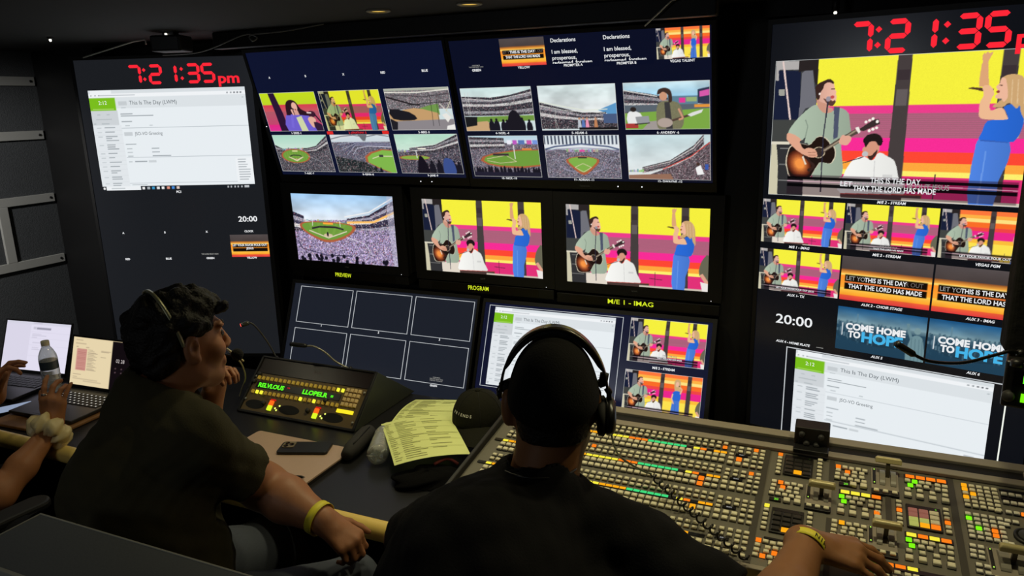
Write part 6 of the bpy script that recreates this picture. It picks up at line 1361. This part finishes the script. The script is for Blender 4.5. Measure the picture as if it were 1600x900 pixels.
n_ = (N + 1) * 5; fs = [tuple(sgn * 0 + x for x in f_) for i in range(N) for j in range(4) for sgn in (1,) for f_ in ((i * 5 + j, i * 5 + j + 1, i * 5 + 6 + j, i * 5 + 5 + j), (n_ + i * 5 + 5 + j, n_ + i * 5 + 6 + j, n_ + i * 5 + j + 1, n_ + i * 5 + j))]
own(b.add(vs, fs, True).build('cap_brim', M_bcap, None), RM)
M_blk = mat('black_cotton_shirt', (20, 20, 22), .95, spec=.12, noise=.15, nscale=240, bump=.25)
B = SDF(); B.cone(NB - .09 * Z - .0 * f2, PV + .28 * Z, .105, .165, .07); B.cone(PV + .28 * Z, PV + .02 * Z, .175, .20, .06); B.cone(PV + .32 * Z + .06 * f2, PV + .1 * Z + .09 * f2, .15, .17, .06)
B.cone(NB - .034 * Z, Rs, .070, .078, .06); B.cone(NB - .034 * Z, Ls, .070, .078, .06); B.cone(Rs - .08 * Z - .08 * r2, PV + .22 * Z + .08 * r2, .09, .13, .06); B.cone(Ls - .08 * Z + .08 * r2, PV + .22 * Z - .08 * r2, .09, .13, .06)
B.cone(Rs, Rs + (Re - Rs) * .68, .080, .078, .035); B.cone(Ls, Ls + (Le - Ls) * .9, .080, .078, .035); B.cone(NB - .012 * Z, NB + .012 * Z - .01 * f2, .086, .080, .02)
def hem2(P):
    d = np.full(len(P), -9.0)
    for a, e in ((Rs, Re), (Ls, Le)):
        v = (e - a) / np.linalg.norm(e - a); t = (P - a) @ v; rr = np.linalg.norm((P - a) - t[:, None] * v, axis=1); d = np.maximum(d, np.where(rr < .13, t - np.linalg.norm(e - a) * .68, -9))
    return d
B.fn(hem2, .004); B.cone(NB + .014 * Z - .002 * f2, HR(0, -.022, -.05), .075, .076, .005, '-'); B.ell(HR.c, (.12, .12, .13), None, .006, '-')
w3, w4 = lumps(.0045, 26, 15), lumps(.002, 66, 16); B.noise = lambda P: w3(P) + w4(P)
B.mesh((-1.08, .76, .46), (.08, 1.54, 1.16), .0065, 'shirt', M_blk, RM)
B = SDF(); B.cone(PV + .07 * r2, PV - .07 * r2, .17, .17, .05)
for a, k_, n_ in ((PV + .1 * r2, RK, RA), (PV - .1 * r2, LK, LA)): B.cone(a, k_, .115, .084, .04); B.cone(k_, n_, .08, .062, .03)
B.noise = lumps(.004, 30, 18); B.mesh((-1.06, .78, .10), (.04, 1.78, .82), .009, 'trousers', mat('dark_grey_trousers', (34, 35, 40), .9), RM)
for a in (RA, LA): shoe(RM, (a[0], a[1] - .02, 0), (0, 1), M_shoe)
v = Rw - Re; o, Mx = band('wristband', Rw - v * .03, v, .0392, .019, .0012, M_wb, RM)
for i, ch in enumerate('NIHN'):     # dark lettering round the band, facing the camera side
    a0 = -.75 + i * .26
    vv = Vector(v).normalized(); side = vv.cross(Vector((0, 0, 1))).normalized(); upv = side.cross(vv)
    nn = side * math.cos(a0 - .25) - upv * math.sin(a0 - .25) * 1.0; tt = vv.cross(nn)
    pos = Vector(Rw - v * .03) + nn * .0410
    q_ = text(RM, ch, 0, 0, .0150, mat('dark_band_print', (40, 38, 20), .7), mx=RM.matrix_basis.inverted() @ Matrix(((tt.x, vv.x * 1, nn.x, pos.x), (tt.y, vv.y, nn.y, pos.y), (tt.z, vv.z, nn.z, pos.z), (0, 0, 0, 1))), bold=.03, name='band_lettering')
arc = [NB - .004 * f2 + .0755 * (r2 * math.cos(t) + f2 * math.sin(t) * 1.0) + Z * (.050 - .010 * math.sin(t)) for t in np.linspace(0, 6.283, 33)]
own(MB().tube([Vector(p) for p in arc], .0024, 8, cap=False).build('neck_cord', M_dark, None), RM)
# headphones
HP_ = empty('headphones', HR(0, 0, .15), label='large black headphones with a padded band over the black cap', cat='headphones')
M_hp = mat('black_headphone_plastic', (20, 20, 20), .3); M_pd = mat('black_headphone_pad', (16, 16, 16), .8)
arc = [HR(.103 * math.cos(t) * (1 + .0 * math.sin(t)), -.004 + .0 * t, .018 + .138 * math.sin(t)) for t in np.linspace(-.02, 3.16, 36)]
def strap(arc, w, th, off=0):
    b = MB(); vs = []; n = len(arc)
    for i, p in enumerate(arc):
        t = arc[min(i + 1, n - 1)] - arc[max(i - 1, 0)]; t = t / np.linalg.norm(t); out = np.cross(HR.f, t); out /= np.linalg.norm(out)
        if out @ (p - HR(0, 0, .02)) < 0: out = -out
        ww = w if not callable(w) else w(i / (n - 1)); tt = th if not callable(th) else th(i / (n - 1))
        for s_, k_ in ((-1, 0), (1, 0), (1, 1), (-1, 1)): vs.append(tuple(p + HR.f * ww * s_ + out * (off + tt * k_ * 1.0) ))
    fs = [(i * 4 + a, i * 4 + (a + 1) % 4, i * 4 + 4 + (a + 1) % 4, i * 4 + 4 + a) for i in range(n - 1) for a in range(4)] + [(3, 2, 1, 0), tuple((n - 1) * 4 + a for a in range(4))]
    return b.add(vs, fs, True)
own(strap(arc, lambda t: .013 + .004 * math.sin(math.pi * t), lambda t: .0045).build('headband', mat('bronze_black_band', (44, 38, 26), .28, metal=.3), None), HP_)
own(strap(arc[5:31], lambda t: .015, lambda t: -.0085 * math.sin(math.pi * t) ** .35 - .001).build('band_padding', M_pd, None), HP_)
own(MB().tube(spline([HR(.099, -.004, .066), HR(.095, -.006, .046), HR(.089, -.008, .051)], 4), .009, 12).build('pad_stop', M_pd, None), HP_)
for s_ in (1, -1):
    y = own(MB().tube(spline([HR(s_ * .103, -.004, .036), HR(s_ * .109, -.006, .026), HR(s_ * .1095, -.008, .018), HR(s_ * (.116 if s_ > 0 else .107), -.008, -.022 if s_ > 0 else .012)], 5), [.0065] * 6 + [.004] * 9 + [.0055], 10).build('yoke', M_hp, None), HP_)
Mq = Matrix.Translation(Vector(HR(.084, -.004, -.022))) @ Vector(HR.r).to_track_quat('Z', 'Y').to_matrix().to_4x4()
own(MB().lathe([(.030, 0), (.042, .003), (.043, .014), (.038, .017)], 28, Mq @ Matrix.Diagonal((1.1, .9, 1, 1))).build('ear_cushion', M_pd, None), HP_)
own(MB().lathe([(.036, .016), (.041, .020), (.040, .031), (.030, .037), (.01, .038)], 28, Mq @ Matrix.Diagonal((1.1, .9, 1, 1))).build('earcup', M_hp, None), HP_)
own(MB().tube([Vector(HR(-.084, -.006, .040)), Vector(HR(-.106, -.006, .034))], [.014, .010], 14).build('temple_pad', M_pd, None), HP_)
own(MB().tube(spline([HR(.112, .01, -.045), HR(.10, .07, -.075), HR(.05, .125, -.075)], 6), .003, 8).build('microphone_boom', M_hp, None), HP_)
pts = [HR(.112, -.01, -.058), (-.400, 1.44, 1.00), (-.385, 1.58, .90), (-.380, 1.66, .852)]
cp = spline(pts, 10); e0 = np.array(pts[-1]); e1 = np.array((-.118, 1.440, .812)); path = [np.array(p) for p in cp]
c_ax = (e1 - e0); nt = 15; ln = np.linalg.norm(c_ax); ca = c_ax / ln; s1 = np.cross(ca, Z); s1 /= np.linalg.norm(s1); s2 = np.cross(ca, s1)
coil = []
for i in range(nt * 14):
    t = i / (nt * 14); a = 2 * math.pi * i / 14; r_ = .0085 * min(1, t * 12 + .2); sag = -.004 * math.sin(math.pi * t)
    coil.append(e0 + c_ax * t + Z * sag + s1 * r_ * math.cos(a) + s2 * r_ * math.sin(a))
own(MB().tube([Vector(p) for p in path + coil], .0024, 6).build('coiled_cord', M_hp, None), HP_)
# ---------------- person at the far left: forearms and hands in view, body beyond the frame
PE = empty('person', (-2.62, 1.0, 0), label='person at the left edge, only forearms and hands visible, cream scrunchie on one wrist', cat='person')
SK3 = skin('light_brown_skin', (168, 112, 72))
HE = Head((-2.60, 1.08, 1.22), (.1, .99), .95); NB = np.array([-2.60, 1.02, 1.07]); PV = np.array([-2.60, .93, .58])
Rs, Ls = np.array([-2.435, 1.04, 1.0]), np.array([-2.765, 1.04, 1.0]); Rw = np.array([-2.262, 1.415, .778])
Re = np.array([-2.232, 1.20, .652]); Le, Lw = np.array([-2.80, 1.27, .80]), np.array([-2.600, 1.455, .820])
B = SDF(); HE.add(B); HE.neck(B, NB, .05, .055); B.cone(NB - .05 * Z, PV + .3 * Z, .08, .1, .05); B.cone(PV + .3 * Z, PV, .1, .125, .05); B.cone(NB - .03 * Z, Rs, .05, .05, .04); B.cone(NB - .03 * Z, Ls, .05, .05, .04)
B.cone(Rs, Re, .048, .043, .03); B.cone(Re, Re * .6 + Rw * .4, .043, .042, .02); B.cone(Re * .6 + Rw * .4, Rw, .042, .026, .02); B.cone(Ls, Le, .048, .042, .03); B.cone(Le, Le * .6 + Lw * .4, .042, .040, .02); B.cone(Le * .6 + Lw * .4, Lw, .040, .026, .02)
kn = hand(B, Rw, (.03, .16, .98), (.42, -.86, .1), (-.88, -.42, .1), .98, (.30, .55, .62, .22), 1.0, .16, .026)
kl = hand(B, Lw, (.14, .34, .93), (-.75, -.5, .3), (.62, -.62, .1), .95, (.75, .55, .5, .5), .95, .08, .026)
for s_ in (-1, 1): B.cone(PV + np.array([.09 * s_, 0, 0]), (-2.60 + .13 * s_, 1.36, .55), .078, .055, .04); B.cone((-2.60 + .13 * s_, 1.36, .55), (-2.60 + .13 * s_, 1.5, .12), .05, .038, .02)
B.mesh((-2.95, .78, .08), (-2.12, 1.62, 1.38), .0046, 'body', SK3, PE)
B = SDF(); B.ell(HE(0, -.02, .045), np.array((.084, .102, .096)) * .95, HE.R); B.cone(HE(0, -.06, .0), HE(0, -.085, -.2), .075, .06, .04)
B.fn(lambda P: np.minimum(HE.loc(P)[:, 1] - .05, .07 - HE.loc(P)[:, 2]), .006); B.noise = lumps(.003, 110, 21); B.mesh(HE.c - .30, HE.c + .19, .006, 'hair', M_hair, PE); eyes(HE, PE, M_hair)
B = SDF(); B.cone(NB - .05 * Z, PV + .3 * Z, .092, .115, .05); B.cone(PV + .3 * Z, PV, .115, .145, .05); B.cone(NB - .025 * Z, Rs, .06, .062, .05); B.cone(NB - .025 * Z, Ls, .06, .062, .05)
B.cone(Rs, Rs + (Re - Rs) * .80, .064, .060, .03); B.cone(Ls, Ls + (Le - Ls) * .75, .064, .060, .03); B.ell(HE.c, (.12, .12, .13), None, .006, '-'); B.noise = lumps(.004, 30, 22)
B.mesh((-2.95, .74, .46), (-2.14, 1.40, 1.14), .0075, 'shirt', mat('black_jersey', (18, 18, 19), .95), PE)
B = SDF(); B.cone(PV + [.05, 0, 0], PV - np.array([.05, 0, 0]), .135, .135, .05)
for s_ in (-1, 1): B.cone(PV + np.array([.09 * s_, 0, 0]), (-2.60 + .13 * s_, 1.36, .55), .098, .074, .04); B.cone((-2.60 + .13 * s_, 1.36, .55), (-2.60 + .13 * s_, 1.5, .12), .07, .055, .03)
B.mesh((-2.9, .74, .10), (-2.3, 1.66, .78), .010, 'trousers', mat('dark_grey_trousers', (34, 35, 40), .9), PE)
for s_ in (-1, 1): shoe(PE, (-2.60 + .13 * s_, 1.48, 0), (0, 1), M_shoe)
# scrunchie: a gathered cloth ring
v = (Rw - Re) / np.linalg.norm(Rw - Re); s1 = np.cross(v, Z); s1 /= np.linalg.norm(s1); s2 = np.cross(v, s1); cS = Rw - v * .018
b = MB(); vs = []; NA, NT = 60, 14
for i in range(NA):
    a = 2 * math.pi * i / NA; rt_ = .025 * (1 + .22 * math.sin(a * 7) + .14 * math.sin(a * 13 + 1)); out = s1 * math.cos(a) + s2 * math.sin(a)
    for j in range(NT): c_ = 2 * math.pi * j / NT; w_ = rt_ * (1 + .12 * math.sin(3 * c_ + 5 * a)); vs.append(tuple(cS + out * (.040 + w_ * math.cos(c_)) + v * w_ * 1.15 * math.sin(c_)))
fs = [(i * NT + j, ((i + 1) % NA) * NT + j, ((i + 1) % NA) * NT + (j + 1) % NT, i * NT + (j + 1) % NT) for i in range(NA) for j in range(NT)]
own(b.add(vs, fs, True).build('scrunchie', mat('cream_satin_scrunchie', (226, 206, 150), .4, noise=.08, nscale=80), None), PE)
p0 = kn[0]; own(MB().lathe([(.0105, -.003), (.012, -.003), (.012, .003), (.0105, .003), (.0105, -.003)], 20, Matrix.Translation(Vector(p0 + np.array([-.002, .008, .016]))) @ Vector((-.1, .3, .95)).to_track_quat('Z', 'Y').to_matrix().to_4x4(), cap=False).build('ring', mat('silver_ring', (210, 206, 196), .2, metal=.9), None), PE)
print('people done')
flush_texts()
